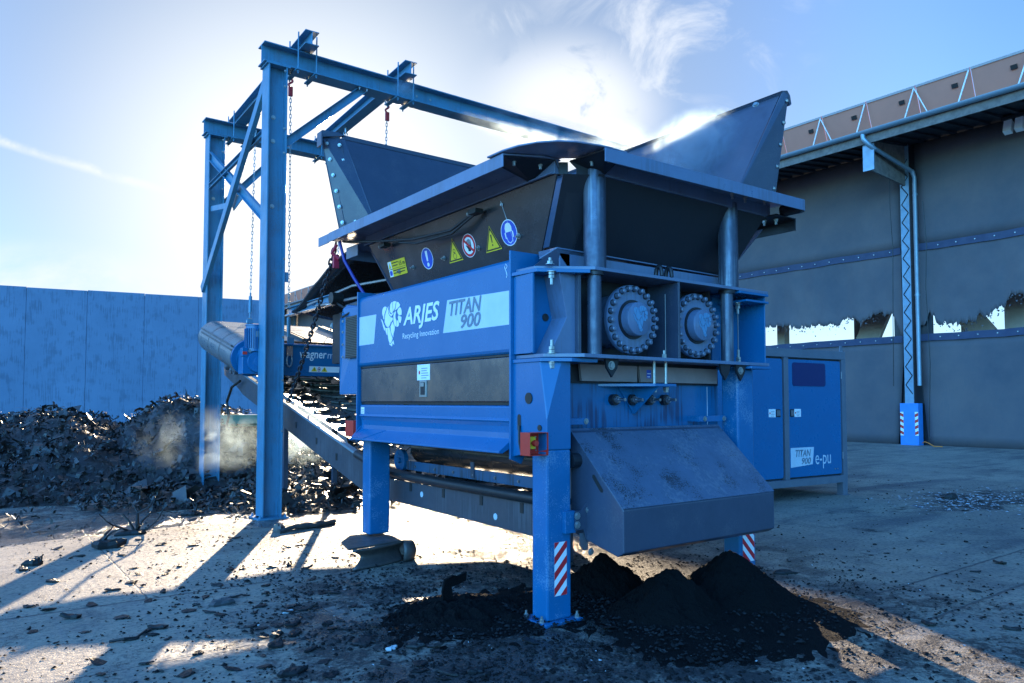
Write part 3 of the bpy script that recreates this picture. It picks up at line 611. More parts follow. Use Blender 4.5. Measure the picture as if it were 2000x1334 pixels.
# ------------------------------------------------------------ overbelt magnet hanging over the conveyor
TH = R(13); mv = V((0, math.cos(TH), math.sin(TH))); mw = V((0, -math.sin(TH), math.cos(TH)))
mag = thing('belt_magnet', 'blue overbelt magnet hung on chains with a steel drum and geared motor', 'magnet separator', (4.6, 11.6, 2.0))
O = V((0, 10.72, 2.215))
def mp_(x, v_, w_): return V((x, 0, 0))+O+mv*v_+mw*w_
t = M(); t.obox(mp_(4.75, .02, 0), (1.35, 0, 0), mv*.02, mw*.235); t.obox(mp_(4.75, .0, .235), (1.35, 0, 0), mv*.04, mw*.012); side = t.build('side_frame', BLUE, mag, bevel=.004)
t = M(); t.obox(mp_(4.75, 2.04, 0), (1.35, 0, 0), mv*.02, mw*.235); t.build('side_frame', BLUE, mag, bevel=.004)
t = M(); t.obox(mp_(4.75, 1.0, .0), (1.0, 0, 0), mv*.85, mw*.18); t.build('magnet_block', GREYD, mag)
for xx in (3.33, 6.15):
    t = M(); t.cyl(mp_(xx, .10, 0), mp_(xx, 2.0, 0), .255, seg=40); t.build('drum', STEEL, mag, smooth=40)
t = M(); t.cyl(mp_(3.33, .06, 0), mp_(3.33, .10, 0), .27, seg=40); t.cyl(mp_(3.33, .02, 0), mp_(3.33, .06, 0), .20, seg=30); t.build('drum_flange', BLUE, mag, smooth=40)
t = M()
for v0, v1 in ((.12, .72), (.74, 1.34), (1.36, 1.96)):
    pts = []
    for k in range(25): a = math.pi/2+math.pi*k/24; pts.append((3.33+.268*math.cos(a), .268*math.sin(a)))
    for k in range(25): a = -math.pi/2+math.pi*k/24; pts.append((6.15+.268*math.cos(a), .268*math.sin(a)))
    for k in range(len(pts)):
        (xa, wa), (xb, wb) = pts[k], pts[(k+1) % len(pts)]
        t.add([mp_(xa, v0, wa), mp_(xa, v1, wa), mp_(xb, v1, wb), mp_(xb, v0, wb)], [(0, 1, 2, 3)])
belt = t.build('belt', mat('belt_cover', (.10, .10, .105), .28, scale=5, amt=.7, col2=(.2, .19, .18), bump=.08, spec=.8), mag, smooth=50)
for xx, w_, ang in ((3.16, .20, 0.9), (4.15, .285, 0), (5.05, .285, 0), (3.7, -.285, 0), (4.6, -.285, 0)):
    t = M(); a_ = V((math.cos(ang), 0, 0))*.035+mw*(math.sin(ang)*.035); b_ = mv*.85; n_ = a_.cross(b_).normalized()*.016
    if abs(ang) > 0:
        for s in (-1, 1): t.obox(mp_(3.33-.268*math.cos(.45), 1.0, .268*math.sin(.45))+V((0, 0, s*.03)), V((-.02, 0, .01)), b_, V((.004, 0, .012)))
    else:
        for s in (-1, 1): t.obox(mp_(xx, 1.0, w_)+V((s*.035, 0, 0)), V((.014, 0, 0)), b_, mw*.026)
    t.build('cleat', RUSTY, mag)
t = M(); c = mp_(3.37, -.10, .02)
t.cyl(c+V((-.05, -.04, .10)), c+V((-.05, -.04, .46)), .12, seg=28)
for k in range(28): a = 2*math.pi*k/28; t.obox(c+V((-.05+.127*math.cos(a), -.04+.127*math.sin(a), .28)), (.012*math.cos(a), .012*math.sin(a), 0), (-.003*math.sin(a), .003*math.cos(a), 0), (0, 0, .14))
t.cyl(c+V((-.05, -.04, .46)), c+V((-.05, -.04, .475)), .13, seg=28); t.build('motor', BLUE, mag)
t = M(); t.obox(c+V((-.10, 0, -.05)), (.13, 0, 0), (0, .10, 0), (0, 0, .17)); t.cyl(c+V((-.02, -.14, -.05)), c+V((-.02, .12, -.05)), .15, seg=24)
t.cyl(c+V((-.02, -.15, -.05)), c+V((-.02, -.14, -.05)), .07, seg=20); t.obox(c+V((-.20, -.06, .08)), (.04, 0, 0), (0, .05, 0), (0, 0, .06)); t.build('gearbox', BLUE, mag, bevel=.008)
t = M(); t.obox(c+V((-.205, -.115, .07)), (.03, 0, 0), (0, .002, 0), (0, 0, .02), 0); t.cyl(c+V((-.14, -.11, .10)), c+V((-.14, -.135, .10)), .022, seg=8, mi=1); t.obox(c+V((-.02, -.162, .34)), (.05, 0, 0), (0, .002, 0), (0, 0, .04), 1)
t.build('tag_plate', [RED, ZINC], mag)
for xx in (3.89, 5.40):
    for v_ in (.05, 2.03):
        t = M(); q = mp_(xx, v_, .24); t.obox(q+V((0, 0, .03)), (.05, 0, 0), (0, .01, 0), (0, 0, .06)); t.build('lifting_lug', GANT, mag)
t = M(); q = mp_(3.86, -.03, .08); t.tube([q+V((.04*math.cos(a), 0, .09*math.sin(a)-.08)) for a in [x*.53 for x in range(13)]], .014, 6); t.obox(q+V((0, 0, .06)), (.045, 0, 0), (0, .012, 0), (0, 0, .07)); t.build('hook_link', STEEL, mag)
un = mw; text('lettering', 'wagner', WHITE, side, mp_(4.02, -.003, .045), (1, 0, 0), un, .42, .085, bold=.01)
text('lettering', 'magnete', PALE, side, mp_(4.46, -.003, .045), (1, 0, 0), un, .50, .085)
t = M(); z0 = mp_(4.19, -.004, -.13)
def on(x_, w_): return z0+V((x_, 0, 0))+mw*w_
t.face([on(0, -.04), on(.48, -.04), on(.48, .05), on(0, .05)], 0)
for x_ in (.03, .19):
    t.face([on(x_+.0, -.03)-mv*.001, on(x_+.10, -.03)-mv*.001, on(x_+.05, .045)-mv*.001], 1); t.face([on(x_+.043, -.015)-mv*.002, on(x_+.057, -.015)-mv*.002, on(x_+.055, .025)-mv*.002, on(x_+.045, .025)-mv*.002], 2)
for r_, mi_, e in ((.036, 3, .001), (.026, 0, .0015), (.016, 2, .002)):
    t.face([on(.155, .003)-mv*e+V((r_*math.cos(a), 0, 0))*.7+mw*(r_*math.sin(a)) for a in [x*.5236 for x in range(12)]], mi_)
t.build('warning_sticker', [WHITE, YEL, BLACKV, SIGNR], side)

# ------------------------------------------------------------ discharge conveyor
cv = thing('discharge_conveyor', 'inclined steel trough conveyor carrying shredded scraps out from under the shredder', 'conveyor', (4.5, 9, .6))
XA, XB = 3.78, 5.30
prof = [(4.4, .86), (7.9, .93), (13.65, 2.33)]
for x0 in (XA, XB):
    t = M(); t.plate([(x0, 4.4, .765), (x0, 7.35, .765), (x0, 8.0, .94), (x0, 12.7, 2.10), (x0, 13.1, 2.30), (x0, 13.6, 2.42), (x0, 13.75, 2.22), (x0, 13.7, 2.08), (x0, 12.9, 1.84), (x0, 12.6, 1.72), (x0, 8.1, .60), (x0, 7.7, .54), (x0, 4.4, .50)], (.012, 0, 0))
    t.build('side_plate', mat('conveyor_side', (.10, .105, .125), .38, .5, scale=3, amt=.8, col2=(.055, .06, .075), bump=.05, streak=(.16, .17, .2), streakamt=.4), cv)
t = M(); t.bar((XA-.02, 7.9, .95), (XA-.02, 12.8, 2.14), .07, .03); t.build('top_rail', GALV, cv)
t = M(); t.tube([(XA-.035, 4.3, .82), (XA-.035, 6.0, .822), (XA-.035, 6.9, .832), (XA-.035, 7.4, .86), (XA-.03, 8.1, .99)], .048, 14); t.build('rubber_lip', RUB, cv, smooth=50)
# slots and holes in the side plate
for y_, z_ in ((8.75, .93), (9.4, 1.10), (10.15, 1.29), (10.95, 1.48), (11.8, 1.70), (4.95, .73), (5.55, .73), (6.2, .73), (6.85, .73)): t = M(); t.box(XA-.006, XA-.002, y_-.022, y_+.022, z_-.055, z_+.03); t.build('slot', BLACKV, cv)
for y_, z_ in ((6.62, .665), (5.33, .60)): t = M(); t.cyl((XA-.004, y_, z_), (XA-.0005, y_, z_), .030, seg=7); t.build('hole', PALE, cv)  # pale discs paint the daylight that would show through
t = M(); t.bar((XA-.006, 4.75, .55), (XA-.006, 4.75, .80), .006, .01, (1, 0, 0)); t.build('seam', ZINC, cv)
# belt with chevrons
bm_ = mat('conveyor_belt', (.06, .058, .056), .26, scale=9, amt=.7, col2=(.12, .11, .10), bump=.10, bscale=20, spec=.7, rvar=.3)
t = M()
def bz(y): return .60 if y < 7 else .60+(y-7)*.30 if y < 7.9 else .87+(y-7.9)*.2435
ys = [4.4+.25*i for i in range(37)]+[13.66]
vs = []; nx = 8
for y in ys:
    for i in range(nx+1): f = i/nx*2-1; vs.append((XA+.10+(XB-XA-.2)*i/nx, y, bz(y)+.10*f*f))
t.add(vs, [(a*(nx+1)+i, a*(nx+1)+i+1, (a+1)*(nx+1)+i+1, (a+1)*(nx+1)+i) for a in range(len(ys)-1) for i in range(nx)])
bl = t.build('belt', bm_, cv, smooth=60)
t = M(); y = 4.6
while y < 13.5:
    for s in (-1, 1):
        pts = [(XA+XB)/2+s*x_ for x_ in (.04, .2, .38, .56)]
        t.tube([(px_, y+.35-abs(k)*.14, bz(y+.35-k*.14)+.02+.10*((px_-(XA+XB)/2)/.66)**2) for k, px_ in enumerate(pts)], .022, 6)
    y += .42
t.build('chevron_cleats', bm_, cv)
t = M(); t.cyl((XA+.05, 13.62, 2.22), (XB-.05, 13.62, 2.22), .13, seg=24); t.build('head_pulley', RUB, cv, smooth=40)
t = M()
for y_, z_ in ((13.45, 2.22), (13.15, 2.14), (12.95, 2.12)): t.cyl((XA-.06, y_, z_), (XA-.01, y_, z_), .055, seg=14); t.cyl((XA-.075, y_, z_), (XA-.05, y_, z_), .02, seg=8)
t.box(XA-.035, XA-.001, 12.75, 13.6, 2.02, 2.30) if 0 else None
t.build('bearing', STEEL, cv)
t = M(); t.tube([(XA-.05, 12.6, 1.95), (XA-.1, 12.9, 1.85), (XA-.12, 13.1, 1.6), (XA-.1, 13.05, 1.35), (XA-.12, 13.1, 1.2)], .022, 6); t.build('cable', BLACKV, cv)
for x_, y_ in ((3.9, 4.82), (4.5, 8.98), (4.95, 5.72), (XA+.35, 11.55), (XB-.35, 11.55)):
    t = M(); t.box(x_-.035, x_+.035, y_-.04, y_+.04, 0, max(.52, bz(y_)-.28)); t.build('leg', GREY, cv)

# ------------------------------------------------------------ the shredder
sh = thing('shredder', 'big blue and anthracite two-shaft shredder on four box legs with an open hopper', 'shredder', (4.65, 5.7, 0))
X0, X1, YF, YR = 3.42, 5.885, 4.18, 7.25
# legs
def leg(x0, x1, y0, y1, z0, z1, foot=True, sticker=False, flip=False):
    t = M(); t.box(x0, x1, y0, y1, z0+.02, z1); o = t.build('leg', BLUEL, sh, bevel=.016)
    if foot:
        t = M(); t.plate([(x0-.06, y0-.06, 0), (x1+.06, y0-.06, 0), (x1+.06, y1+.06, 0), (x0-.06, y1+.06, 0)], (0, 0, .022)); t.build('foot_plate', BLUEL, o, bevel=.003)
        for a, b_ in ((x0-.035, y0+.02), (x1+.035, y0-.02), (x0-.03, y1+.03), (x1+.03, y1+.03)): t = M(); t.hexbolt((a, b_, .022), (0, 0, 1), .017, .02, .022); t.build('anchor_bolt', ZINC, o)
    if sticker:
        sx0, sx1, sz0, sz1 = sticker; t = M(); y = y0-.002
        t.face([(sx0, y, sz0), (sx1, y, sz0), (sx1, y, sz1), (sx0, y, sz1)], 0)
        w = sx1-sx0; h = sz1-sz0; per = .112; k = -2
        while k*per < h:
            a = sz0+k*per; s = -1 if flip else 1
            pts = [(0, a), (w, a+w*1.0), (w, a+w*1.0+per*.5), (0, a+per*.5)]
            if flip: pts = [(w-x_, z_) for x_, z_ in pts]
            # clip to the sticker
            def clip(P, lim, keep):
                o_ = []
                for i in range(len(P)):
                    p, q = P[i], P[(i+1) % len(P)]; ip, iq = keep(p[1]), keep(q[1])
                    if ip: o_.append(p)
                    if ip != iq: f = (lim-p[1])/(q[1]-p[1]); o_.append((p[0]+(q[0]-p[0])*f, lim))
                return o_
            pts = clip(pts, sz0, lambda z_: z_ >= sz0)
            if len(pts) > 2: pts = clip(pts, sz1, lambda z_: z_ <= sz1)
            if len(pts) > 2: t.face([(sx0+x_, y-.0012, z_) for x_, z_ in pts], 1)
            k += 1
        t.build('hazard_stripe', [WHITE, SIGNR], o)
    return o
leg(3.42, 3.65, 4.18, 4.36, 0, 1.25, sticker=(3.485, 3.603, .195, .58))
leg(5.65, 5.885, 4.18, 4.36, 0, 1.90, sticker=(5.69, 5.86, .155, .43), flip=True)
leg(3.42, 3.655, 7.07, 7.25, .21, 1.25, foot=False); leg(5.65, 5.885, 7.07, 7.25, 0, 1.9)
t = M(); b0 = [(3.42, 4.18), (3.65, 4.18), (3.65, 4.36), (3.42, 4.36)]
t.add([(3.42, 4.18, 1.25), (3.65, 4.18, 1.25), (3.65, 4.36, 1.25), (3.42, 4.60, 1.18), (3.42, 4.02+.16, 1.47), (3.65, 4.18, 1.9), (3.56, 4.18, 1.9), (3.42, 4.26, 1.9), (3.42, 4.60, 1.9), (3.65, 4.36, 1.9)],
      [(0, 1, 5, 6, 4), (0, 4, 7, 8, 3), (4, 6, 7), (1, 2, 9, 5), (6, 5, 9, 8, 7), (0, 3, 2, 1), (2, 3, 8, 9)])
t.build('corner_column', BLUE, sh, bevel=.006)
for p_, r_ in (((4.39, 1.628), .042), ((4.26, 1.41), .022)): t = M(); t.cyl((3.418, *p_), (3.412, *p_), r_, seg=20); t.build('hole', BLACKV, sh)
t = M()
t.add([(3.4165, 4.51+.022*math.cos(a), (1.485 if math.sin(a) > 0 else 1.40)+.022*math.sin(a)) for a in [x*.3927+.01 for x in range(16)]], [tuple(range(16))]); t.build('hole', BLACKV, sh)
t = M(); t.tube([(3.41, 4.50, 1.42), (3.395, 4.48, 1.30), (3.395, 4.45, 1.2), (3.40, 4.42, 1.28)], .010, 6); t.build('cable', BLACKV, sh)
# upper side panel with rounded edges, writing and emblem
t = M(); pr = [(3.50, 1.975), (3.43, 1.975), (3.412, 1.99), (3.405, 2.01), (3.405, 2.66), (3.413, 2.69), (3.43, 2.712), (3.50, 2.73)]
t.plate([(x, 4.612, z) for x, z in pr], (0, 2.715, 0)); side = t.build('upper_side_panel', BLUE, sh, bevel=.004)
XS = 3.4035
def sp(y, z, e=0.): return (XS-e, y, z)
t = M(); t.face([sp(5.535, 2.490), sp(4.62, 2.465), sp(4.62, 2.20), sp(5.603, 2.205)]); t.build('stripe', PALE, side)
t = M(); t.face([sp(7.318, 2.502), sp(6.915, 2.497), sp(6.965, 2.198), sp(7.318, 2.198)]); t.build('stripe', PALE, side)
text('lettering', 'ARJES', WHITE, side, (XS, 6.335, 2.338), (0, -1, 0), (0, 0, 1), .67, .165, shear=.22, bold=.022)
text('lettering', 'Recycling Innovation', WHITE, side, (XS, 6.345, 2.205), (0, -1, 0), (0, 0, 1), .675, .052)
text('lettering', 'TITAN', GREYV, side, (XS-.002, 5.50, 2.347), (0, -1, 0), (0, 0, 1), .50, .127, shear=.2, bold=.02)
text('lettering', '900', GREYV, side, (XS-.002, 5.31, 2.222), (0, -1, 0), (0, 0, 1), .30, .120, shear=.2, bold=.02)
RAM = [[(110,330),(135,260),(180,230),(225,245),(215,300),(185,370),(165,440),(160,580),(140,560),(130,490),(108,440),(103,390)],
 [(270,220),(235,290),(205,380),(185,470),(178,560),(175,650),(200,720),(245,775),(290,760),(320,700),(335,640),(360,620),(388,570),(392,520),(340,512),(300,470),(272,410),(265,330)],
 [(318,180),(350,120),(376,106),(372,200),(385,300),(392,345),(370,395),(342,405),(318,365),(308,280)],
 [(288,290),(298,380),(325,425),(352,432),(402,372),(400,418),(348,488),(305,450),(282,395),(278,330)],
 [(386,104),(420,85),(472,90),(455,165),(446,250),(420,325),(402,345),(390,280),(382,200)],
 [(482,100),(530,110),(575,180),(556,220),(500,280),(440,335),(458,270),(468,180)],
 [(562,240),(595,260),(612,340),(612,430),(560,450),(524,420),(502,350),(520,285)],
 [(572,470),(610,485),(605,560),(588,640),(552,635),(530,570),(520,500),(530,448)],
 [(498,595),(520,575),(543,640),(548,700),(520,745),(484,745),(492,680)],
 [(415,410),(458,340),(468,385),(454,450),(458,530),(486,592),(484,690),(476,740),(440,730),(415,660),(405,560),(406,480)],
 [(330,750),(352,700),(375,620),(395,660),(442,750),(435,850),(410,930),(405,1030),(370,960),(340,880)],
 [(245,790),(300,775),(328,880),(352,960),(390,1060),(370,1120),(345,1185),(300,1175),(275,1080),(255,950)],
 [(193,800),(238,800),(248,980),(232,980),(200,880)],
 [(70,570),(110,600),(150,710),(188,795),(184,880),(165,860),(130,760),(105,660)],
 [(298,1197),(345,1202),(378,1150),(405,1100),(430,1220),(402,1200),(388,1172),(375,1272),(345,1250),(305,1225)]]
def ram(parent, origin, u, v, w, h, m_, ext=0.0012, skew=.08):
    u, v = V(u).normalized(), V(v).normalized(); n = u.cross(v); t = M()
    for poly in RAM: t.plate([V(origin)+u*((x_-70)/545*w)+v*((1280-(y_+skew*(x_-70)*2.6*0))/1200*h) for x_, y_ in poly], n*ext)
    return t.build('ram_emblem', m_, parent)
# the traced outline is sheared by the perspective of the side: undo that
RAMS = [[(x_, y_+.245*(x_-340)) for x_, y_ in poly] for poly in RAM]
RAM = RAMS
ram(side, (XS, 6.811, 2.145), (0, -1, 0), (0, 0, 1), .442, .455, WHITE)
t = M(); t.tube([(XS, 4.66, 2.64), (XS, 4.645, 2.66), (XS, 4.665, 2.68), (XS, 4.68, 2.655), (XS, 4.66, 2.62), (XS, 4.648, 2.59), (XS, 4.655, 2.57)], .003, 4); t.build('paint_mark', WHITE, side)
# locker panel
t = M(); t.box(3.425, 3.50, 4.615, 7.325, 1.955, 1.972); t.box(3.44, 3.5, 4.615, 7.325, 1.575, 1.60); t.build('panel_gap', BLACKV, sh)
t = M(); t.box(3.418, 3.50, 4.625, 7.30, 1.602, 1.95); lk = t.build('locker_panel', LOCK, sh, bevel=.006)
t = M(); t.box(3.410, 3.417, 5.905, 6.03, 1.645, 1.795, 0); t.box(3.405, 3.41, 5.93, 6.005, 1.665, 1.78, 1); t.box(3.400, 3.405, 5.94, 5.995, 1.74, 1.775, 0); t.build('latch', [ZINC, GREYD], lk, bevel=.002)
def docsheet(name, o_, u, v, w, h, parent, cols=(WHITE, GREYV, SIGNR), rows=5, dot=True, seed=1):
    rr = random.Random(seed); t = M(); u, v = V(u).normalized(), V(v).normalized(); n = u.cross(v); o_ = V(o_)
    def q(a, b_, e=0.): return o_+u*a*w+v*b_*h+n*e
    t.face([q(0, 0), q(1, 0), q(1, 1), q(0, 1)], 0)
    for k in range(rows):
        z = .12+.76*k/rows; x0_ = .34 if dot else .12; x1_ = rr.uniform(.7, .92)
        t.face([q(x0_, z, .001), q(x1_, z, .001), q(x1_, z+.22/rows, .001), q(x0_, z+.22/rows, .001)], 1)
    if dot: t.face([q(.18+.1*math.cos(a)*h/w if h < w else .18+.1*math.cos(a), .5+.13*math.sin(a), .001) for a in [x*.628 for x in range(10)]], 2)
    return t.build(name, list(cols), parent)
docsheet('notice_sticker', (3.4165, 6.085, 1.80), (0, -1, 0), (0, 0, 1), .235, .145, lk)
# lower sill : stepped and flared
t = M(); pr = [(3.52, 1.572), (3.43, 1.572), (3.414, 1.565), (3.410, 1.555), (3.410, 1.470), (3.400, 1.462), (3.398, 1.452), (3.412, 1.440), (3.424, 1.41), (3.428, 1.36), (3.425, 1.315), (3.30, 1.222), (3.30, 1.208), (3.335, 1.205), (3.52, 1.30)]
t.plate([(x, 4.612, z) for x, z in pr], (0, 2.68, 0)); sill = t.build('lower_sill', BLUE, sh, bevel=.003)
t = M(); t.plate([(3.425, 7.29, 1.35), (3.29, 7.29, 1.20), (3.52, 7.29, 1.18)], (0, .02, 0)); t.plate([(3.425, 6.72, 1.313), (3.305, 7.0, 1.226), (3.305, 7.28, 1.226), (3.425, 7.28, 1.313)], (-.004, 0, .006)); t.build('sill_end', BLUE, sh)
docsheet('type_plate', (3.409, 7.27, 1.475), (0, -1, 0), (0, 0, 1), .08, .07, sill, rows=3, dot=False)
# vertical end flanges of the side
t = M(); t.plate([(3.385, 7.325, 1.18), (3.385, 7.325, 2.775), (3.60, 7.325, 2.775), (3.60, 7.325, 1.18)], (0, .02, 0)); t.build('end_flange', BLUE, sh, bevel=.004)
t = M(); t.plate([(3.392, 4.588, 1.16), (3.392, 4.588, 2.775), (3.90, 4.588, 2.775), (3.90, 4.588, 1.9), (3.50, 4.588, 1.12)], (0, .02, 0)); t.build('end_flange', BLUE, sh, bevel=.004)
# inner body so that nothing is see-through
t = M(); t.box(3.51, 5.88, 4.62, 7.30, 1.22, 2.70); t.build('inner_body', GREYD, sh)
t = M(); t.box(5.88, 5.90, 4.60, 7.32, 1.2, 2.74); t.build('side_panel', BLUE, sh)
t = M(); t.box(3.50, 5.88, 7.31, 7.34, 1.2, 2.74); t.build('rear_panel', BLUE, sh)
# corner module between the two grey head plates
t = M(); t.box(3.42, 3.435, 4.34, 4.585, 1.965, 2.57); t.box(3.414, 3.42, 4.34, 4.37, 1.97, 2.565); t.build('corner_box', BLUE, sh, bevel=.003)
t = M(); t.box(3.436, 3.74, 4.42, 4.44, 1.965, 2.57); rb = t.build('recess_plate', BLUE, sh)
t = M(); t.cyl((3.60, 4.418, 2.25), (3.60, 4.413, 2.25), .03, seg=18); t.build('hole', BLACKV, rb)
t = M(); t.plate([(3.585, 4.24, 2.59), (3.665, 4.24, 2.24), (3.505, 4.24, 1.965), (3.80, 4.24, 1.965), (3.80, 4.24, 2.59)], (0, .18, 0)); t.build('chevron_plate', RIM, sh, bevel=.003)
t = M(); t.box(3.745, 3.775, 4.20, 4.5, 1.965, 2.59); t.build('inner_rib', GREY, sh, bevel=.002)
t = M(); t.plate([(3.40, 4.585, 2.598), (3.42, 4.30, 2.598), (3.78, 4.10, 2.598), (3.78, 4.585, 2.598)], (0, 0, -.028)); t.build('corner_bracket', BLUE, sh, bevel=.003)
t = M(); t.plate([(3.41, 4.585, 1.925), (3.41, 4.24, 1.925), (3.60, 4.11, 1.925), (3.86, 4.11, 1.925), (3.86, 4.585, 1.925)], (0, 0, -.028)); t.build('corner_bracket', BLUE, sh, bevel=.003)
t = M(); t.plate([(3.44, 4.58, 2.60), (3.45, 4.36, 2.60), (3.83, 4.10, 2.60), (6.02, 4.10, 2.60), (6.02, 4.58, 2.60)], (0, 0, .026)); t.build('top_head_plate', RIM, sh, bevel=.003)
t = M(); t.plate([(3.44, 4.58, 1.93), (3.44, 4.24, 1.93), (3.68, 4.06, 1.93), (6.02, 4.10, 1.93), (6.02, 4.58, 1.93)], (0, 0, .028)); t.build('bottom_head_plate', RIM, sh, bevel=.003)
t = M(); t.box(3.80, 5.66, 4.46, 4.60, 1.96, 2.60); t.build('head_back_plate', GREYD, sh)
for xc in (3.893, 5.51):
    t = M(); t.cyl((xc, 4.18, 1.96), (xc, 4.18, 2.60), .055, seg=28); t.build('round_post', PIPE, sh, smooth=40)
    t = M(); t.cyl((xc, 4.18, 2.57), (xc, 4.18, 2.60), .075, seg=28); t.build('post_collar', GREYD, sh, smooth=40)
t = M(); t.box(4.775, 4.80, 4.11, 4.46, 1.96, 2.60); t.build('centre_rib', GREY, sh, bevel=.002)
t = M(); t.box(5.40, 5.43, 4.30, 4.46, 1.96, 2.60); t.build('inner_rib', LOCK, sh)
t = M(); t.cyl((4.705, 4.19, 1.985), (4.705, 4.19, 2.50), .003, seg=6); t.hexbolt((4.62, 4.13, 1.958), (0, 0, 1), .02, .03, .03); t.build('stud', ZINC, sh)
# right-hand corner module
t = M(); t.box(5.60, 6.0, 4.42, 4.44, 1.96, 2.60); t.build('recess_plate', BLUE, sh)
t = M(); t.box(5.985, 6.0, 4.12, 4.44, 1.96, 2.60); t.build('corner_box', BLUE, sh, bevel=.003)
t = M(); t.plate([(5.58, 4.09, 2.598), (6.01, 4.09, 2.598), (6.01, 4.55, 2.598), (5.58, 4.55, 2.598)], (0, 0, -.022)); t.plate([(5.68, 4.09, 2.53), (6.01, 4.09, 2.53), (6.01, 4.4, 2.53), (5.68, 4.4, 2.53)], (0, 0, -.02)); t.build('corner_bracket', BLUE, sh, bevel=.003)
t = M(); t.plate([(5.72, 4.08, 1.925), (6.02, 4.08, 1.925), (6.02, 4.5, 1.925), (5.60, 4.5, 1.925)], (0, 0, -.024)); t.build('corner_bracket', BLUE, sh, bevel=.003)
def stud(x, y, z, d, n=2, L_=.05):
    t = M(); s = 1 if d > 0 else -1; t.cyl((x, y, z), (x, y, z+s*.004), .036, seg=14)
    for k in range(n): t.cyl((x, y, z+s*(.004+k*.026)), (x, y, z+s*(.026+k*.026)), .023, seg=6)
    t.cyl((x, y, z+s*.03), (x, y, z+s*(.03+L_)), .013, seg=8); t.build('stud_bolt', ZINC, sh)
stud(3.50, 4.22, 2.57, -1, 2, .07); stud(3.50, 4.22, 1.958, 1, 2, .07); stud(3.50, 4.22, 1.90, -1, 2, .02); stud(3.51, 4.25, 2.626, 1, 1, .02)
stud(5.72, 4.22, 2.51, -1, 2, .07); stud(5.72, 4.22, 1.958, 1, 2, .09); stud(5.74, 4.22, 1.90, -1, 1, .02)
t = M(); t.cyl((5.72, 4.22, 2.0), (5.72, 4.22, 2.5), .005, seg=6); t.build('tie_wire', STEEL, sh)
# two shaft covers with their bolt rings
bolt_me = None
for bi, (xc, zc) in enumerate(((4.33, 2.262), (5.12, 2.262))):
    t = M(); t.cyl((xc, 4.24, zc), (xc, 4.21, zc), .28, seg=64); t.cyl((xc, 4.21, zc), (xc, 4.204, zc), .279, .276, seg=64); t.cyl((xc, 4.46, zc), (xc, 4.24, zc), .22, seg=40)
    fl = t.build('shaft_cover', RIM, sh, smooth=35)
    t = M(); t.cyl((xc, 4.2035, zc), (xc, 4.193, zc), .16, .158, seg=48); t.build('hub_ring', GREYD, fl, smooth=35)
    t = M(); t.cyl((xc, 4.193, zc), (xc, 4.125, zc), .138, .133, seg=48); t.cyl((xc, 4.125, zc), (xc, 4.121, zc), .133, .127, seg=48)
    hub = t.build('hub', RIM, fl, smooth=35)
    ram(hub, (xc-.078, 4.1205, zc-.105), (1, 0, 0), (0, 0, 1), .165, .215, EMBL, ext=.004)
    for k in range(22):
        a = 2*math.pi*(k+.25)/22; px_, pz_ = xc+.25*math.cos(a), zc+.25*math.sin(a)
        if bolt_me is None:
            t = M(); L0 = V(sh.location); t.cyl((px_, 4.204, pz_), (px_, 4.201, pz_), .027, seg=14, mi=1); t.cyl((px_, 4.201, pz_), (px_, 4.166, pz_), .0195, seg=12); t.cyl((px_, 4.166, pz_), (px_, 4.161, pz_), .0195, .013, seg=12)  # dark ring at the base paints the bolt's shadow on the cover
            o = t.build('cover_bolt', [mat('cover_bolt', (.16, .20, .27), .4, .4, scale=20), GREYD], fl); bolt_me = o; bp0 = (px_, pz_)
        else: share(bolt_me, fl, Matrix.Translation((px_-bp0[0], 0, pz_-bp0[1])))
# taupe bar and blue front plate with grease fittings
for a, b_ in ((3.905, 4.545), (4.57, 5.60)):
    t = M(); t.plate([(a, 4.36, 1.90), (b_, 4.36, 1.90), (b_-(.0 if b_ < 5 else .01), 4.36, 1.765), (a+.02, 4.36, 1.765)], (0, .03, 0)); t.build('scraper_bar', TAUPE, sh, bevel=.003)
t = M(); t.box(3.70, 5.65, 4.40, 4.5, 1.75, 1.93); t.build('shadow_gap', GREYD, sh)
docsheet('small_label', (4.655, 4.358, 1.80), (1, 0, 0), (0, 0, 1), .055, .07, sh, cols=(SIGNB, WHITE, WHITE), rows=2, dot=False)
t = M(); t.box(3.60, 5.68, 4.43, 4.47, 1.15, 1.752); fp = t.build('front_plate', BLUES, sh)
t = M(); t.tube([(5.53, 4.428, 1.74), (5.531, 4.428, 1.5), (5.53, 4.428, 1.25)], .003, 4); t.build('weld_seam', PALE, fp)
for x_ in (4.32, 4.525, 4.735, 4.93):
    t = M(); t.cyl((x_, 4.43, 1.618), (x_, 4.385, 1.618), .046, seg=28); t.build('flange_ring', GREYD, fp, smooth=40)
    t = M(); t.cyl((x_, 4.385, 1.618), (x_, 4.365, 1.618), .029, seg=20); t.cyl((x_, 4.365, 1.618), (x_, 4.345, 1.618), .024, seg=6); t.cyl((x_, 4.345, 1.618), (x_, 4.28, 1.618), .013, seg=12); t.build('grease_fitting', STEEL, fp, smooth=40)
t = M(); t.plate([(4.16, 4.43, 1.725), (4.72, 4.43, 1.725), (4.755, 4.12, 1.725), (4.50, 4.12, 1.725), (4.40, 4.2, 1.725)], (0, 0, .024)); t.plate([(4.548, 4.43, 1.725), (4.548, 4.13, 1.725), (4.548, 4.40, 1.50), (4.548, 4.43, 1.50)], (.014, 0, 0)); t.plate([(4.38, 4.415, 1.725), (4.72, 4.415, 1.725), (4.555, 4.415, 1.50)], (0, .014, 0)); t.build('bracket', BLUE, sh, bevel=.003)
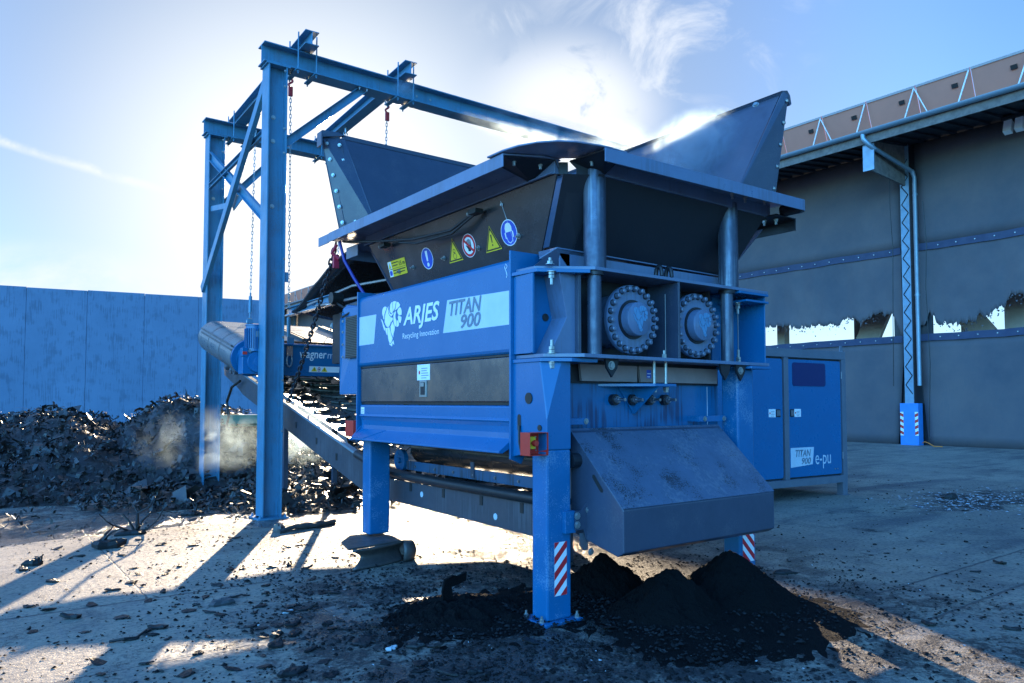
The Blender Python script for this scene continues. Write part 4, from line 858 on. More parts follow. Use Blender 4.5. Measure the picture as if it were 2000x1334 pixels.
for x_ in (4.575, 4.715):
    t = M(); t.cyl((x_, 4.20, 1.75), (x_, 4.20, 1.93), .014, seg=12); t.cyl((x_, 4.20, 1.722), (x_, 4.20, 1.70), .027, seg=6); t.cyl((x_, 4.20, 1.70), (x_, 4.20, 1.68), .022, seg=6); t.build('threaded_rod', ZINC, sh)
for x_, s in ((4.02, 1), (5.40, -1), (5.62, 1)):
    t = M(); t.plate([(x_-.07, 4.12, 1.93), (x_+.07, 4.12, 1.93), (x_+.055, 4.12, 1.86), (x_, 4.12, 1.79), (x_-.055, 4.12, 1.86)], (0, .02, 0)); t.build('tooth', GREYD, sh)
    if s > 0: t = M(); t.hexbolt((x_-.01, 4.118, 1.88), (0, -1, 0), .024, .012); t.build('bolt', ZINC, sh)
for a, b_ in ((3.65, 3.93), (5.25, 5.62)):
    t = M(); t.box(a, b_, 4.29, 4.305, 1.425, 1.475); t.box(a if a > 5 else b_-.03, (a if a > 5 else b_-.03)+.015, 4.305, 4.43, 1.425, 1.475); t.build('hood_hinge', BLUE, sh, bevel=.002)
    t = M(); t.hexbolt(((b_-.03) if a < 5 else a+.07, 4.288, 1.45), (0, -1, 0), .016, .01); 
    if a > 5: t.hexbolt((b_-.03, 4.288, 1.45), (0, -1, 0), .016, .01)
    t.build('bolt', ZINC, sh)
# emergency stop boxes
def estop(x, y, z0, full=True):
    t = M(); w, h, d = .17, .165, .11
    t.box(x-w, x, y, y+.004, z0, z0+h) ; t.box(x-w, x-w+.004, y-d, y, z0, z0+h); t.box(x-w+.004, x, y-d, y, z0, z0+.004); t.box(x-w+.004, x, y-d, y, z0+h-.004, z0+h); t.box(x-.004, x, y-d, y, z0+.004, z0+h-.004)
    o = t.build('emergency_stop_box', RED, sh, bevel=.0012)
    if full:
        t = M(); t.box(x-w*.78, x-w*.40, y-.05, y-.001, z0+.045, z0+.135); p = t.build('yellow_housing', YEL, o, bevel=.003)
        t = M(); t.cyl((x-w*.59, y-.05, z0+.088), (x-w*.59, y-.075, z0+.088), .013, seg=16); t.cyl((x-w*.59, y-.075, z0+.088), (x-w*.59, y-.10, z0+.088), .024, .020, seg=20); t.build('push_button', RED, o, smooth=40)
        t = M()
        for a, b_ in ((-.03, .03), (-.03, .13)): t.cyl((x+a, y-.001, z0+b_), (x+a, y-.004, z0+b_), .005, seg=8)
        for a in (-.73, -.45):
            for b_ in (.052, .128): t.cyl((x+w*a, y-.05, z0+b_), (x+w*a, y-.053, z0+b_), .004, seg=8)
        t.build('screw', ZINC, o)
estop(3.425, 4.28, 1.215); 
t = M(); t.box(3.36, 3.46, 7.36, 7.56, 1.23, 1.40); t.build('emergency_stop_box', RED, sh, bevel=.003)
# rear cooler box with grille
t = M(); t.plate([(3.42, 7.36, 1.68), (3.42, 7.86, 1.68), (3.42, 7.88, 2.52), (3.46, 7.88, 2.66), (3.50, 7.84, 2.70), (3.50, 7.36, 2.64), (3.42, 7.36, 2.60)], (.45, 0, 0)); cb_ = t.build('cooler_box', BLUE, sh, bevel=.01)
t = M()
t.box(3.416, 3.42, 7.375, 7.70, 2.08, 2.54, 0)
for k in range(24): z = 2.095+k*.0185; t.plate([(3.415, 7.38, z), (3.408, 7.38, z+.003), (3.415, 7.38, z+.010)], (0, .315, 0), 1)
t.build('grille', [BLACKV, GRILL], cb_)
t = M()
for z in (2.10, 2.24, 2.38, 2.50): t.hexbolt((3.418, 7.77, z), (-1, 0, 0), .012, .008)
t.build('bolt', ZINC, cb_)
t = M(); t.tube([(3.66, 8.50, 2.80), (3.60, 8.2, 2.72), (3.52, 7.9, 2.66), (3.5, 7.75, 2.60)], .014, 6); t.tube([(3.50, 7.84, 2.63), (3.44, 7.9, 2.60), (3.42, 7.8, 2.55), (3.50, 7.7, 2.62)], .012, 6); t.build('hose', BLACKV, sh)
# glossy black rubber cover and struts behind the hopper
t = M(); vs = []; n1_, n2_ = 20, 8
for i in range(n1_+1):
    a = i/n1_
    for j in range(n2_+1):
        b_ = j/n2_; y = 9.75-2.2*a; x = 3.55+1.5*b_+.15*a
        z = 2.82+.62*math.sin(min(1, a*1.15)*math.pi/2)**1.2-.42*(b_**1.7)+.03*mn.noise(V((x*3, y*3, 1)))
        vs.append((x, y, z))
t.add(vs, [(i*(n2_+1)+j, (i+1)*(n2_+1)+j, (i+1)*(n2_+1)+j+1, i*(n2_+1)+j+1) for i in range(n1_) for j in range(n2_)])
o = t.build('rubber_cover', RUBG, sh, smooth=80); md = o.modifiers.new('s', 'SOLIDIFY'); md.thickness = .03
t = M(); t.tube([(3.6, 9.3, 2.86), (3.9, 8.6, 3.05), (4.3, 7.9, 3.12)], .02, 6); t.tube([(3.55, 8.9, 2.80), (3.9, 8.2, 2.88), (4.3, 7.6, 2.90)], .02, 6); t.tube([(3.65, 8.2, 2.72), (3.7, 7.6, 2.76), (3.9, 7.35, 2.75)], .03, 6); t.build('cover_rib', STEEL, sh)
t = M(); t.box(3.9, 5.8, 7.4, 9.2, 2.1, 2.74); t.build('rear_housing', GREYD, sh)

# hopper ---------------------------------------------------------------
ZW, ZB = 3.345, 2.73
t = M(); t.plate([(3.62, 4.30, ZW), (3.62, 7.55, ZW), (3.78, 7.15, ZB), (3.78, 4.72, ZB)], (.012, 0, .002)); hw = t.build('hopper_side_wall', mat('hopper_wall_grey', (.030, .031, .036), .30, .1, coat=.3, scale=2.2, amt=.8, col2=(.022, .023, .028), dust=(.09, .09, .10), dustamt=.35, bump=.06, bscale=9), sh)
t = M(); t.plate([(3.92, 4.14, ZW), (6.05, 4.14, ZW), (5.80, 4.48, ZB-.05), (4.02, 4.48, ZB-.05)], (0, .012, .003)); hf = t.build('hopper_front_wall', GREYD, sh)
t = M(); t.plate([(3.66, 4.27, ZW), (3.90, 4.13, ZW), (4.02, 4.46, ZB-.03), (3.80, 4.66, ZB-.03)], (.006, .01, 0)); t.plate([(3.88, 4.11, ZW), (3.93, 4.10, ZW), (4.05, 4.44, ZB), (3.90, 4.47, ZB)], (.006, .01, 0)); t.build('hopper_corner_wall', GREYD, sh)
t = M(); t.plate([(6.10, 4.2, 3.24), (6.10, 7.6, 3.24), (5.8, 7.2, ZB-.02), (5.8, 4.5, ZB-.02)], (-.012, 0, .002)); t.plate([(3.66, 7.6, 3.3), (6.05, 7.6, 3.3), (5.8, 7.25, ZB), (3.8, 7.25, ZB)], (0, -.012, .002)); t.build('hopper_rear_wall', GREY, sh)
t = M()
t.plate([(3.22, 4.44, 3.45), (3.22, 7.72, 3.45), (3.66, 7.72, 3.45), (3.66, 4.30, 3.45), (3.50, 4.30, 3.45)], (0, 0, .012)); t.box(3.212, 3.222, 4.44, 7.72, 3.36, 3.462)
t.box(3.58, 3.66, 4.32, 7.6, ZW, ZW+.012); t.plate([(3.60, 4.30, 3.345), (3.64, 4.30, 3.345), (3.64, 7.6, 3.345), (3.60, 7.6, 3.345)], (0, 0, .105))
t.build('hopper_rim', RIM, sh, bevel=.003)
t = M(); t.box(3.216, 3.226, 7.725, 8.02, 3.355, 3.458); t.plate([(3.226, 7.725, 3.446), (3.226, 8.02, 3.446), (3.7, 8.02, 3.446), (3.7, 7.725, 3.446)], (0, 0, .012)); t.build('hopper_rim', RIM, sh, bevel=.003)
t = M(); t.plate([(3.74, 3.90, 3.45), (6.17, 3.84, 3.45), (6.17, 4.16, 3.45), (3.95, 4.16, 3.45), (3.82, 4.05, 3.45)], (0, 0, .012)); t.plate([(3.74, 3.90, 3.36), (6.20, 3.83, 3.36), (6.20, 3.83, 3.462), (3.74, 3.90, 3.462)], (0, -.01, 0)); t.box(3.95, 6.1, 4.12, 4.16, ZW, 3.45)
t.build('hopper_rim', RIM, sh, bevel=.003)
t = M(); t.cyl((6.19, 3.845, 3.40), (6.19, 4.05, 3.40), .055, seg=16); t.build('rim_end', GREYD, sh, smooth=40)
t = M(); arc = [(3.19, 4.62), (3.195, 4.42), (3.225, 4.27), (3.29, 4.13), (3.39, 4.02), (3.50, 3.955), (3.60, 3.93), (3.70, 3.905), (3.78, 3.895), (3.98, 3.9), (3.98, 4.13), (3.86, 4.14), (3.66, 4.28), (3.62, 4.62)]
t.plate([(x, y, 3.466) for x, y in arc], (0, 0, .014)); t.build('rim_corner_plate', RIM, sh, bevel=.004)
t = M(); t.plate([(3.232, 4.44, 3.448), (3.60, 4.29, 3.448), (3.66, 4.30, 3.345), (3.62, 4.60, 3.345), (3.24, 4.60, 3.44)], (0, .006, -.006)); t.plate([(3.74, 3.905, 3.448), (3.70, 4.24, 3.448), (3.80, 4.20, 3.35), (3.95, 4.13, 3.35), (3.95, 3.92, 3.44)], (0, .006, -.006)); t.build('rim_stiffener', GREYD, sh)
t = M(); t.plate([(3.60, 4.33, 3.345), (3.70, 4.26, 3.345), (3.70, 4.26, 3.44), (3.60, 4.33, 3.44)], (.004, .006, 0)); t.plate([(3.75, 4.22, 3.345), (3.95, 4.13, 3.345), (3.95, 4.13, 3.44), (3.75, 4.22, 3.44)], (.004, .006, 0)); t.build('rim_stiffener', GREYD, sh)
# right and rear rim, lower
t = M(); t.plate([(6.05, 4.02, 3.34), (6.36, 4.02, 3.34), (6.36, 7.9, 3.34), (6.05, 7.9, 3.34)], (0, 0, .012)); t.box(6.355, 6.365, 4.02, 7.9, 3.235, 3.352); t.build('hopper_rim', GREYD, sh, bevel=.003)
t = M(); t.plate([(3.55, 7.6, 3.37), (6.2, 7.6, 3.37), (6.2, 8.0, 3.37), (3.55, 8.0, 3.37)], (0, 0, .012)); t.box(3.55, 6.2, 7.995, 8.005, 3.25, 3.38); t.box(3.55, 3.56, 7.7, 8.0, 3.25, 3.38); t.build('hopper_rim', RIM, sh, bevel=.003)
# raised flaps
FLAP = GREY
t = M(); t.plate([(3.72, 7.50, 3.45), (6.10, 7.50, 3.45), (6.42, 7.98, 4.66), (3.50, 7.98, 4.66)], (0, .014, -.004)); t.bar((3.48, 7.99, 4.665), (6.42, 7.99, 4.665), .05, .05); fl = t.build('hopper_flap', FLAP, sh, bevel=.002)
t = M(); t.plate([(3.505, 7.97, 4.65), (3.235, 8.02, 4.64), (3.47, 7.95, 3.46), (3.74, 7.50, 3.46)], (-.012, 0, 0)); fg = t.build('flap_gusset', FLAP, sh, bevel=.002)
for s in (0, 1):
    t = M(); a, b_ = V((3.29+.14*s, 7.985-.03*s, 4.60)), V((3.49+.10*s, 7.90-.14*s, 3.52))
    t.bar(a, b_, .05, .014, (1, .3, 0)); t.build('flap_stiffener', FLAP, sh, bevel=.002)
    for k in range(6):
        q = a.lerp(b_, (k+.3)/6); t = M(); t.hexbolt(q+V((-.02, -.02, 0)), (-.7, -.7, 0), .015, .012); t.build('bolt', ZINC, fg)
t = M(); t.plate([(3.19, 8.03, 4.64), (3.235, 8.03, 4.70), (3.42, 8.02, 4.71), (3.50, 8.0, 4.68), (3.23, 8.03, 4.62)], (0, -.05, 0)); t.box(3.19, 3.205, 7.9, 8.03, 4.50, 4.66); t.build('flap_cap', FLAP, sh)
t = M(); t.plate([(5.62, 4.17, 3.46), (5.62, 7.5, 3.46), (6.24, 7.55, 4.55), (6.24, 4.08, 4.56)], (.014, 0, -.004)); t.build('hopper_flap', FLAP, sh, bevel=.002)
t = M(); t.plate([(5.60, 4.15, 3.46), (6.15, 4.12, 3.46), (6.26, 4.02, 4.52), (6.22, 4.05, 4.56)], (0, -.012, 0)); fg2 = t.build('flap_gusset', FLAP, sh, bevel=.002)
t = M(); t.plate([(6.20, 4.04, 4.56), (6.26, 4.02, 4.57), (6.32, 4.03, 4.54), (6.34, 4.03, 4.46), (6.315, 4.03, 4.44), (6.29, 4.03, 4.50), (6.24, 4.03, 4.52)], (0, 3.4, 0)); t.build('flap_cap', FLAP, sh)
for k in range(5): q = V((6.235, 4.015, 4.46)).lerp(V((6.135, 4.10, 3.62)), k/4); t = M(); t.hexbolt(q, (.3, -1, 0), .017, .014); t.build('bolt', ZINC, fg2)
t = M(); t.hexbolt((6.10, 4.26, 4.47), (-.8, -.3, .5), .022, .014); t.build('bolt', ZINC, fg2)
# rim bolts and lifting slots
for p_ in ((3.34, 4.47, 3.448), (3.54, 4.40, 3.44), (3.80, 4.10, 3.44), (3.86, 3.98, 3.448), (5.45, 4.06, 3.448), (5.62, 4.05, 3.44), (5.84, 4.0, 3.445), (6.12, 4.2, 3.33), (6.16, 4.1, 3.33)):
    t = M(); t.cyl(p_, (p_[0], p_[1], p_[2]-.004), .026, seg=12); t.cyl((p_[0], p_[1], p_[2]-.004), (p_[0], p_[1], p_[2]-.024), .019, seg=6); t.cyl((p_[0], p_[1], p_[2]-.024), (p_[0], p_[1], p_[2]-.05), .012, seg=8); t.build('rim_bolt', ZINC, sh)
t = M()
for x_, y_ in ((3.93, 3.99), (4.03, 3.985)): t.cyl((x_, y_, 3.449), (x_, y_, 3.4475), .035, seg=16)
for y_ in (5.15, 5.30): t.cyl((3.33, y_, 3.449), (3.33, y_, 3.4475), .035, seg=16)
t.build('slot_opening', WHITE, sh)  # white discs stand for bright sky showing through the slots
# gussets carrying the front rim on round pipes
for xc, r_ in ((3.92, .088), (5.565, .088)):
    t = M(); t.cyl((xc, 4.20, 2.626), (xc, 4.20, 3.40), r_, seg=36); t.build('support_pipe', PIPE, sh, smooth=40)
t = M(); t.plate([(3.50, 4.44, 2.626), (3.72, 4.30, 2.626), (5.86, 4.30, 2.626), (5.86, 4.30, 2.74), (5.45, 4.30, 2.77), (4.2, 4.30, 2.79), (3.75, 4.30, 2.80), (3.62, 4.38, 2.80)], (0, .014, 0)) if 0 else None
t.box(3.70, 5.85, 4.36, 4.376, 2.626, 2.755); t.plate([(3.56, 4.44, 2.70), (3.68, 4.37, 2.79), (5.85, 4.37, 2.77), (5.85, 4.52, 2.77), (3.68, 4.6, 2.79)], (0, 0, .01)); t.build('hopper_base_ledge', RIM, sh, bevel=.002)
t = M(); t.plate([(3.52, 4.50, 2.63), (3.66, 4.36, 2.78), (3.80, 4.36, 2.78), (3.80, 4.36, 2.63)], (0, .012, 0)); t.build('ledge_gusset', GREY, sh)
for x_ in (4.62, 4.74):
    t = M(); t.tube([(x_, 4.18+.055*math.cos(a)*.6, 2.64+.085*math.sin(a)) for a in [k*.349 for k in range(10)]], .018, 8); t.build('lifting_eye', GREYD, sh, smooth=50)
# signs on the side wall
hn = V((ZW-ZB, 0, 3.78-3.62)); hn = -hn.normalized()           # outward normal of the leaning wall
hu = V((0, -1, 0)); hvv = hu.cross(hn) * -1
if hvv.z < 0: hvv = -hvv
def wallp(y, z, e=.0015): f = (z-ZB)/(ZW-ZB); return V((3.78+(3.62-3.78)*f, y, z))+hn*(e+.001)
K = 1.065
def wy(y): return y*K
def disc(t, y, z, r_, mi_, e, n=36, sx=1.):
    t.face([wallp(y, z, e)+hu*(r_*sx*math.cos(2*math.pi*k/n))+hvv*(r_*math.sin(2*math.pi*k/n)) for k in range(n)], mi_)
def poly(t, y, z, pts, mi_, e): t.face([wallp(y, z, e)+hu*a+hvv*b_ for a, b_ in pts], mi_)
zz = 3.03
y = wy(6.028)-.02; t = M(); disc(t, y, zz, .108, 1, .0010); disc(t, y, zz, .100, 0, .0016); poly(t, y, zz, [(-.022, .075), (.022, .075), (.013, -.028), (-.013, -.028)], 1, .0022); disc(t, y, zz-.06, .021, 1, .0022, 16)
t.build('warning_sign', [SIGNB, WHITE], hw, label='round blue exclamation mark sign')
y = wy(5.558)-.02; t = M(); tri = [(-.112, -.09), (.112, -.09), (0, .115)]; poly(t, y, zz-.01, [(a*1.08, b_*1.08-.002) for a, b_ in tri], 0, .0010); poly(t, y, zz-.01, tri, 1, .0016); poly(t, y, zz-.01, [(a*.80, b_*.80-.006) for a, b_ in tri], 0, .0022)
for k in range(2):
    r_ = .030 if k == 0 else .020; zc_ = zz-.055 if k == 0 else zz-.008
    for i in range(14):
        a, c_ = 2*math.pi*i/14, 2*math.pi*(i+1)/14
        poly(t, y, zc_, [(r_*math.cos(a), r_*math.sin(a)), (r_*math.cos(c_), r_*math.sin(c_)), ((r_-.006)*math.cos(c_), (r_-.006)*math.sin(c_)), ((r_-.006)*math.cos(a), (r_-.006)*math.sin(a))], 1, .0028)
t.build('warning_sign', [YEL, BLACKV], hw, label='yellow triangle sign with two rollers')
y = wy(5.319)-.02; t = M(); disc(t, y, zz, .108, 1, .0008); disc(t, y, zz, .102, 0, .0014); disc(t, y, zz, .078, 1, .0020)
poly(t, y, zz, [(-.02, -.05), (.015, -.055), (.04, -.03), (.038, .0), (-.018, .0)], 2, .0026)
for k in range(4): a = -.35+k*.16; x_ = -.014+k*.016; poly(t, y, zz, [(x_-.006, -.005), (x_+.006, -.005), (x_+.006+.01*a, .05+.008*(k in (1, 2))), (x_-.005+.01*a, .05+.008*(k in (1, 2)))], 2, .0026)
poly(t, y, zz, [(-.018, -.03), (-.046, .005), (-.040, .012), (-.012, -.008)], 2, .0026)
poly(t, y, zz, [(-.074, .052), (-.058, .070), (.074, -.052), (.058, -.070)], 0, .0032)
t.build('warning_sign', [SIGNR, WHITE, BLACKV], hw, label='round red and white no touching sign')
y = wy(4.979)-.02; t = M(); poly(t, y, zz-.01, [(a*1.08, b_*1.08-.002) for a, b_ in tri], 0, .0010); poly(t, y, zz-.01, tri, 1, .0016); poly(t, y, zz-.01, [(a*.80, b_*.80-.006) for a, b_ in tri], 0, .0022)
poly(t, y, zz-.01, [(-.010, .045), (.010, .045), (.006, -.025), (-.006, -.025)], 1, .0028); disc(t, y, zz-.055, .009, 1, .0028, 12); t.build('warning_sign', [YEL, BLACKV], hw, label='yellow triangle sign with exclamation mark')
y = wy(4.736)-.02; t = M(); disc(t, y, zz+.005, .112, 1, .0010); disc(t, y, zz+.005, .104, 0, .0016)
poly(t, y, zz, [(-.045, .012), (-.047, .05), (-.03, .082), (0, .090), (.03, .082), (.047, .05), (.045, .012)], 1, .0022)
poly(t, y, zz, [(-.060, .010), (-.044, .015), (-.044, -.045), (-.058, -.035)], 1, .0022); poly(t, y, zz, [(.060, .010), (.044, .015), (.044, -.045), (.058, -.035)], 1, .0022)
poly(t, y, zz, [(-.042, -.03), (-.032, -.07), (0, -.088), (.032, -.07), (.042, -.03), (.036, -.03), (.028, -.064), (0, -.080), (-.028, -.064), (-.036, -.03)], 1, .0022)
t.build('warning_sign', [SIGNB, WHITE], hw, label='round blue helmet and ear protection sign')
y = wy(6.62)-.02; t = M(); poly(t, y, 3.025, [(-.20, -.085), (.20, -.085), (.20, .095), (-.20, .095)], 1, .0010); poly(t, y, 3.025, [(-.193, -.079), (.193, -.079), (.193, .089), (-.193, .089)], 0, .0016)
poly(t, y, 3.025, [(-.19, -.076), (-.115, -.076), (-.115, .0), (-.19, .0)], 2, .0022); poly(t, y, 3.025, [(-.19, .008), (-.115, .008), (-.115, .086), (-.19, .086)], 2, .0022)
poly(t, y, 3.025, [(-.19, .002), (.193, .002), (.193, .006), (-.19, .006)], 1, .0024); poly(t, y, 3.025, [(-.18, .015), (-.125, .015), (-.152, .078)], 0, .0030)
t.face([wallp(y, 2.99, .003)+hu*(-.152+.03*math.cos(a))+hvv*(.028*math.sin(a)) for a in [k*.4 for k in range(16)]], 3)
for r0_, r1_, zz_ in ((-.10, .04, .06), (-.10, .02, .03), (-.10, .17, -.022), (-.10, .15, -.05)): poly(t, y, 3.025, [(r0_, zz_), (r1_, zz_), (r1_, zz_+.010), (r0_, zz_+.010)], 1, .0024)
ys_ = t.build('warning_sign', [YEL, BLACKV, WHITE, SIGNB], hw, label='rectangular yellow safety distance sign')
text('lettering', '15 m', BLACKV, hw, wallp(y-.06, 3.045, .003), hu, hvv, .12, .045, bold=.01)
for k, y_ in enumerate((7.30, 6.70, 6.09, 5.50, 4.90)):
    t = M(); q = wallp(min(7.05, y_) if k else 7.0, 2.985+(k == 0)*.0, .002); t.hexbolt(q, hn, .017, .014, .02); t.build('bolt', ZINC, hw)
t = M(); a, b_ = wallp(5.05, 3.30, .001), wallp(4.98, 2.95, .001); t.tube([a, b_], .002, 4); t.hexbolt(wallp(5.04, 3.27, .002), hn, .01, .012); t.build('wall_seam', PALE, hw)
t = M(); t.tube([(3.57, 5.36, 3.26), (3.54, 5.7, 3.16), (3.50, 6.3, 3.18), (3.46, 6.9, 3.26), (3.40, 7.4, 3.33), (3.34, 7.6, 3.36)], .013, 8); t.tube([(3.57, 5.36, 3.24), (3.55, 5.7, 3.13), (3.52, 6.3, 3.14), (3.50, 6.6, 3.20)], .012, 8); t.build('hose', RUB, sh, smooth=50)
for y_ in (5.33, 7.05): t = M(); t.box(3.52, 3.60, y_-.06, y_+.06, 3.235, 3.275, 0); t.cyl((3.56, y_+.06, 3.255), (3.56, y_+.11, 3.255), .024, seg=12, mi=1); t.build('sensor', [BLACKV, ZINC], sh)
t = M(); t.tube([(3.30, 7.62, 3.36), (3.34, 7.58, 3.15), (3.42, 7.5, 2.95), (3.5, 7.42, 2.78)], .018, 8); t.build('hose', mat('blue_hose', (.03, .03, .25), .35), sh, smooth=50)

# discharge hood
hx0, hx1 = 3.75, 5.53
HP = [(4.30, 1.385), (3.74, .84), (3.74, .54), (3.80, .505), (4.05, .56), (4.30, .62)]
t = M(); t.plate([(hx0, y, z) for y, z in HP], (hx1-hx0, 0, 0), 0); hood = t.build('discharge_hood', [GREY], sh, bevel=.008)
t = M(); t.plate([(hx0-.004, 4.315, 1.392), (hx1+.004, 4.315, 1.392), (hx1+.004, 3.742, .846), (hx0-.004, 3.742, .846)], (0, -.003, .004)); t.build('hood_lid', HOODM, hood)
t = M(); q0, q1 = V((hx0-.003, 4.045, 1.055)), V((hx0-.003, 3.955, .955)); d = (q1-q0).normalized(); s_ = V((0, d.z, -d.y))*.016
t.face([q0+s_, q1+s_, q1+d*.014, q1-s_, q0-s_, q0-d*.014]); t.build('slot', BLACKV, hood)
t = M(); t.plate([(3.64, 4.12, .80), (3.70, 4.12, .80), (3.76, 4.12, .86), (3.80, 4.12, .86), (3.80, 4.12, .60), (3.76, 4.12, .56), (3.72, 4.12, .66), (3.64, 4.12, .66)], (0, .012, 0)); t.build('hood_bracket', GREY, sh)
t = M(); t.box(3.56, 3.66, 4.14, 4.18, .64, .80); t.build('bracket_foot', BLUEL, sh, bevel=.003)
for x_, z_ in ((3.655, .765), (3.655, .70), (3.765, .80), (3.785, .49)): t = M(); t.hexbolt((x_, 4.118, z_), (0, -1, 0), .019, .012); t.build('bolt', ZINC, sh)
t = M(); t.plate([(3.70, 4.14, .63), (3.78, 4.14, .63), (3.78, 4.14, .50), (3.74, 4.14, .50), (3.70, 4.14, .54)], (0, .01, 0)); t.build('latch_plate', STEEL, sh)
t = M(); t.box(3.66, 3.76, 4.30, 4.40, .7, 1.2); t.build('inner_guard', TAUPE, sh)
t = M(); t.cyl((3.63+.04, 4.10+.12, 1.16), (3.76, 4.22, 1.16), .055, seg=18); t.build('roller_end', GREYD, sh)
# drum housing under the side, blue guide strip and wheel
t = M(); t.cyl((4.14, 4.4, 1.09), (4.14, 7.2, 1.09), .17, seg=40); t.build('lower_drum', RUBG, sh, smooth=40)
t = M(); t.box(3.86, 3.875, 4.4, 7.10, .878, .972); gs = t.build('guide_strip', mat('scraped_blue', (.03, .10, .20), .4, scale=6, amt=.6, streak=(.02, .025, .03), streakamt=.8), sh)
for y_ in (4.75, 5.1, 5.45, 5.8, 6.15, 6.5, 6.9): t = M(); t.hexbolt((3.859, y_, .92), (-1, 0, 0), .011, .008); t.build('bolt', STEEL, gs)
t = M(); t.box(3.85, 3.86, 5.78, 5.84, .89, 1.04); t.build('strap', GREY, sh)
t = M(); t.cyl((3.84, 7.22, .97), (3.89, 7.22, .97), .118, seg=32); t.cyl((3.82, 7.22, .97), (3.84, 7.22, .97), .03, seg=12); t.build('idler_wheel', BLUE, sh, smooth=40)
t = M(); t.box(3.55, 5.8, 4.5, 7.2, 1.17, 1.22); t.build('floor_plate', GREYD, sh)

# black lifting chain slung from the hopper rim to the conveyor
bc = thing('sling_chain', 'black chain slung slanting from the hopper rim down to the conveyor edge', 'chain', (3.7, 9.3, 1.3))
t = chain_mesh((3.30, 7.72, 3.36), (3.66, 10.15, 1.60), .075, .011, .036, .10); t.build('chain_links', CHAINB, bc)
t = M(); t.obox((3.31, 7.74, 3.16), (.03, 0, 0), (0, .02, 0), (0, 0, .075)); t.tube([(3.30, 7.70, 3.34), (3.27, 7.75, 3.25), (3.33, 7.70, 3.18)], .02, 6); t.build('hook', REDC, bc)

# ------------------------------------------------------------ power unit
CR = R(-4)   # turned a little against the shredder
pu = thing('power_unit', 'blue boxed power unit with grey frame and two doors standing right of the shredder', 'power unit', (12.35, 6.9, 0), CR)
PH, PL, PD = 2.47, 3.6, 2.2
def pb(name, m_, *b_, bevel=.004, parent=pu, mi=None): t = M(); t.box(*b_); return t.build(name, m_, parent, world=False, bevel=bevel)
FR = mat('frame_grey', (.14, .16, .20), .4, .2, scale=3, amt=.6, dust=(.2, .22, .25), dustamt=.3)
pb('frame_rail', FR, -PL, 0, 0, .10, .22, .34); pb('frame_rail', FR, -PL, 0, 0, .10, PH-.14, PH)
for x_ in (-.11, -1.66, -PL): pb('frame_post', FR, x_, x_+.11, -.003, .10, .343 if x_ == -1.66 else .22, PH-.143)
pb('frame_rail', FR, -.10, 0, .10, PD, .22, .34); pb('frame_rail', FR, -.10, 0, .10, PD, PH-.14, PH); pb('frame_post', FR, -.11, 0, PD-.1, PD, .0, PH-.143)
for x_ in (-.13, -PL): pb('foot', FR, x_, x_+.13, .0, .12, 0, .22)
pb('foot', FR, -.16, .03, -.03, .15, 0, .012)
pb('housing', BLUE, -PL+.05, -.03, .06, PD-.05, .3, PH-.1)
t = M(); t.cyl((-.06, .04, PH), (-.06, .04, PH+.02), .03); t.plate([(-.11, .03, PH-.02), (-.01, .03, PH-.02), (-.03, .03, PH+.10), (-.09, .03, PH+.10)], (0, .02, 0)); t.build('lifting_eye', FR, pu, world=False)
def door(x0, x1, win=False):
    t = M(); z0, z1 = .37, PH-.17; r_ = .045; pts = []
    for cx, cz, a0 in ((x1-r_, z1-r_, 0), (x0+r_, z1-r_, 90), (x0+r_, z0+r_, 180), (x1-r_, z0+r_, 270)):
        for k in range(5): a = R(a0+k*22.5); pts.append((cx+r_*math.cos(a), .02, cz+r_*math.sin(a)))
    t.plate(pts, (0, .03, 0)); return t.build('door', BLUE, pu, world=False, bevel=.005)
d2 = door(-1.54, -.125); d1 = door(-3.2, -1.68)
pb('door_seal', BLACKV, -PL+.12, -.115, .052, .058, .345, PH-.145, bevel=0)
t = M(); x0, x1, z0, z1, r_ = -1.43, -.55, 1.86, 2.25, .05; pts = []
for cx, cz, a0 in ((x1-r_, z1-r_, 0), (x0+r_, z1-r_, 90), (x0+r_, z0+r_, 180), (x1-r_, z0+r_, 270)):
    for k in range(5): a = R(a0+k*22.5); pts.append((cx+r_*math.cos(a), .014, cz+r_*math.sin(a)))
t.plate(pts, (0, .005, 0)); t.build('window', WINM, d2, world=False)
PM = rootmat(pu)
def pw_(x, z, y=.018): return PM @ V((x, y, z))
ux = (PM.to_3x3() @ V((1, 0, 0)))
for dx_, dd, sg in ((-1.45, d2, 1), (-1.80, d1, -1)):
    t = M(); t.box(dx_-.05, dx_+.05, .008, .02, 1.36, 1.48); t.build('lock', GREYD, dd, world=False, bevel=.003)
    t = M(); t.box(dx_-.04, dx_+.04, .003, .008, 1.375, 1.465); t.build('lock_handle', STEEL, dd, world=False, bevel=.002)
    docsheet('notice_sticker', pw_(dx_+.06 if sg > 0 else dx_-.23, 1.355), ux, (0, 0, 1), .17, .13, dd, rows=4, seed=3)
t = M(); t.add([tuple(p) for p in ((-1.50, .0185, .53), (-.93, .0185, .565), (-.89, .0185, .85), (-1.50, .0185, .85))], [(0, 1, 2, 3)]); t.build('stripe', PALE, d2, world=False)
text('lettering', 'TITAN', GREYV, d2, pw_(-1.38, .70, .017), ux, (0, 0, 1), .40, .115, shear=.2, bold=.02)
text('lettering', '900', GREYV, d2, pw_(-1.22, .575, .017), ux, (0, 0, 1), .24, .108, shear=.2, bold=.02)
text('lettering', 'e-pu', PALE, d2, pw_(-.86, .56), ux, (0, 0, 1), .42, .15)
for z_ in (.62, 2.0):
    t = M(); t.cyl((-.118, .006, z_), (-.118, .006, z_+.12), .010, seg=10); t.build('hinge', STEEL, d2, world=False)
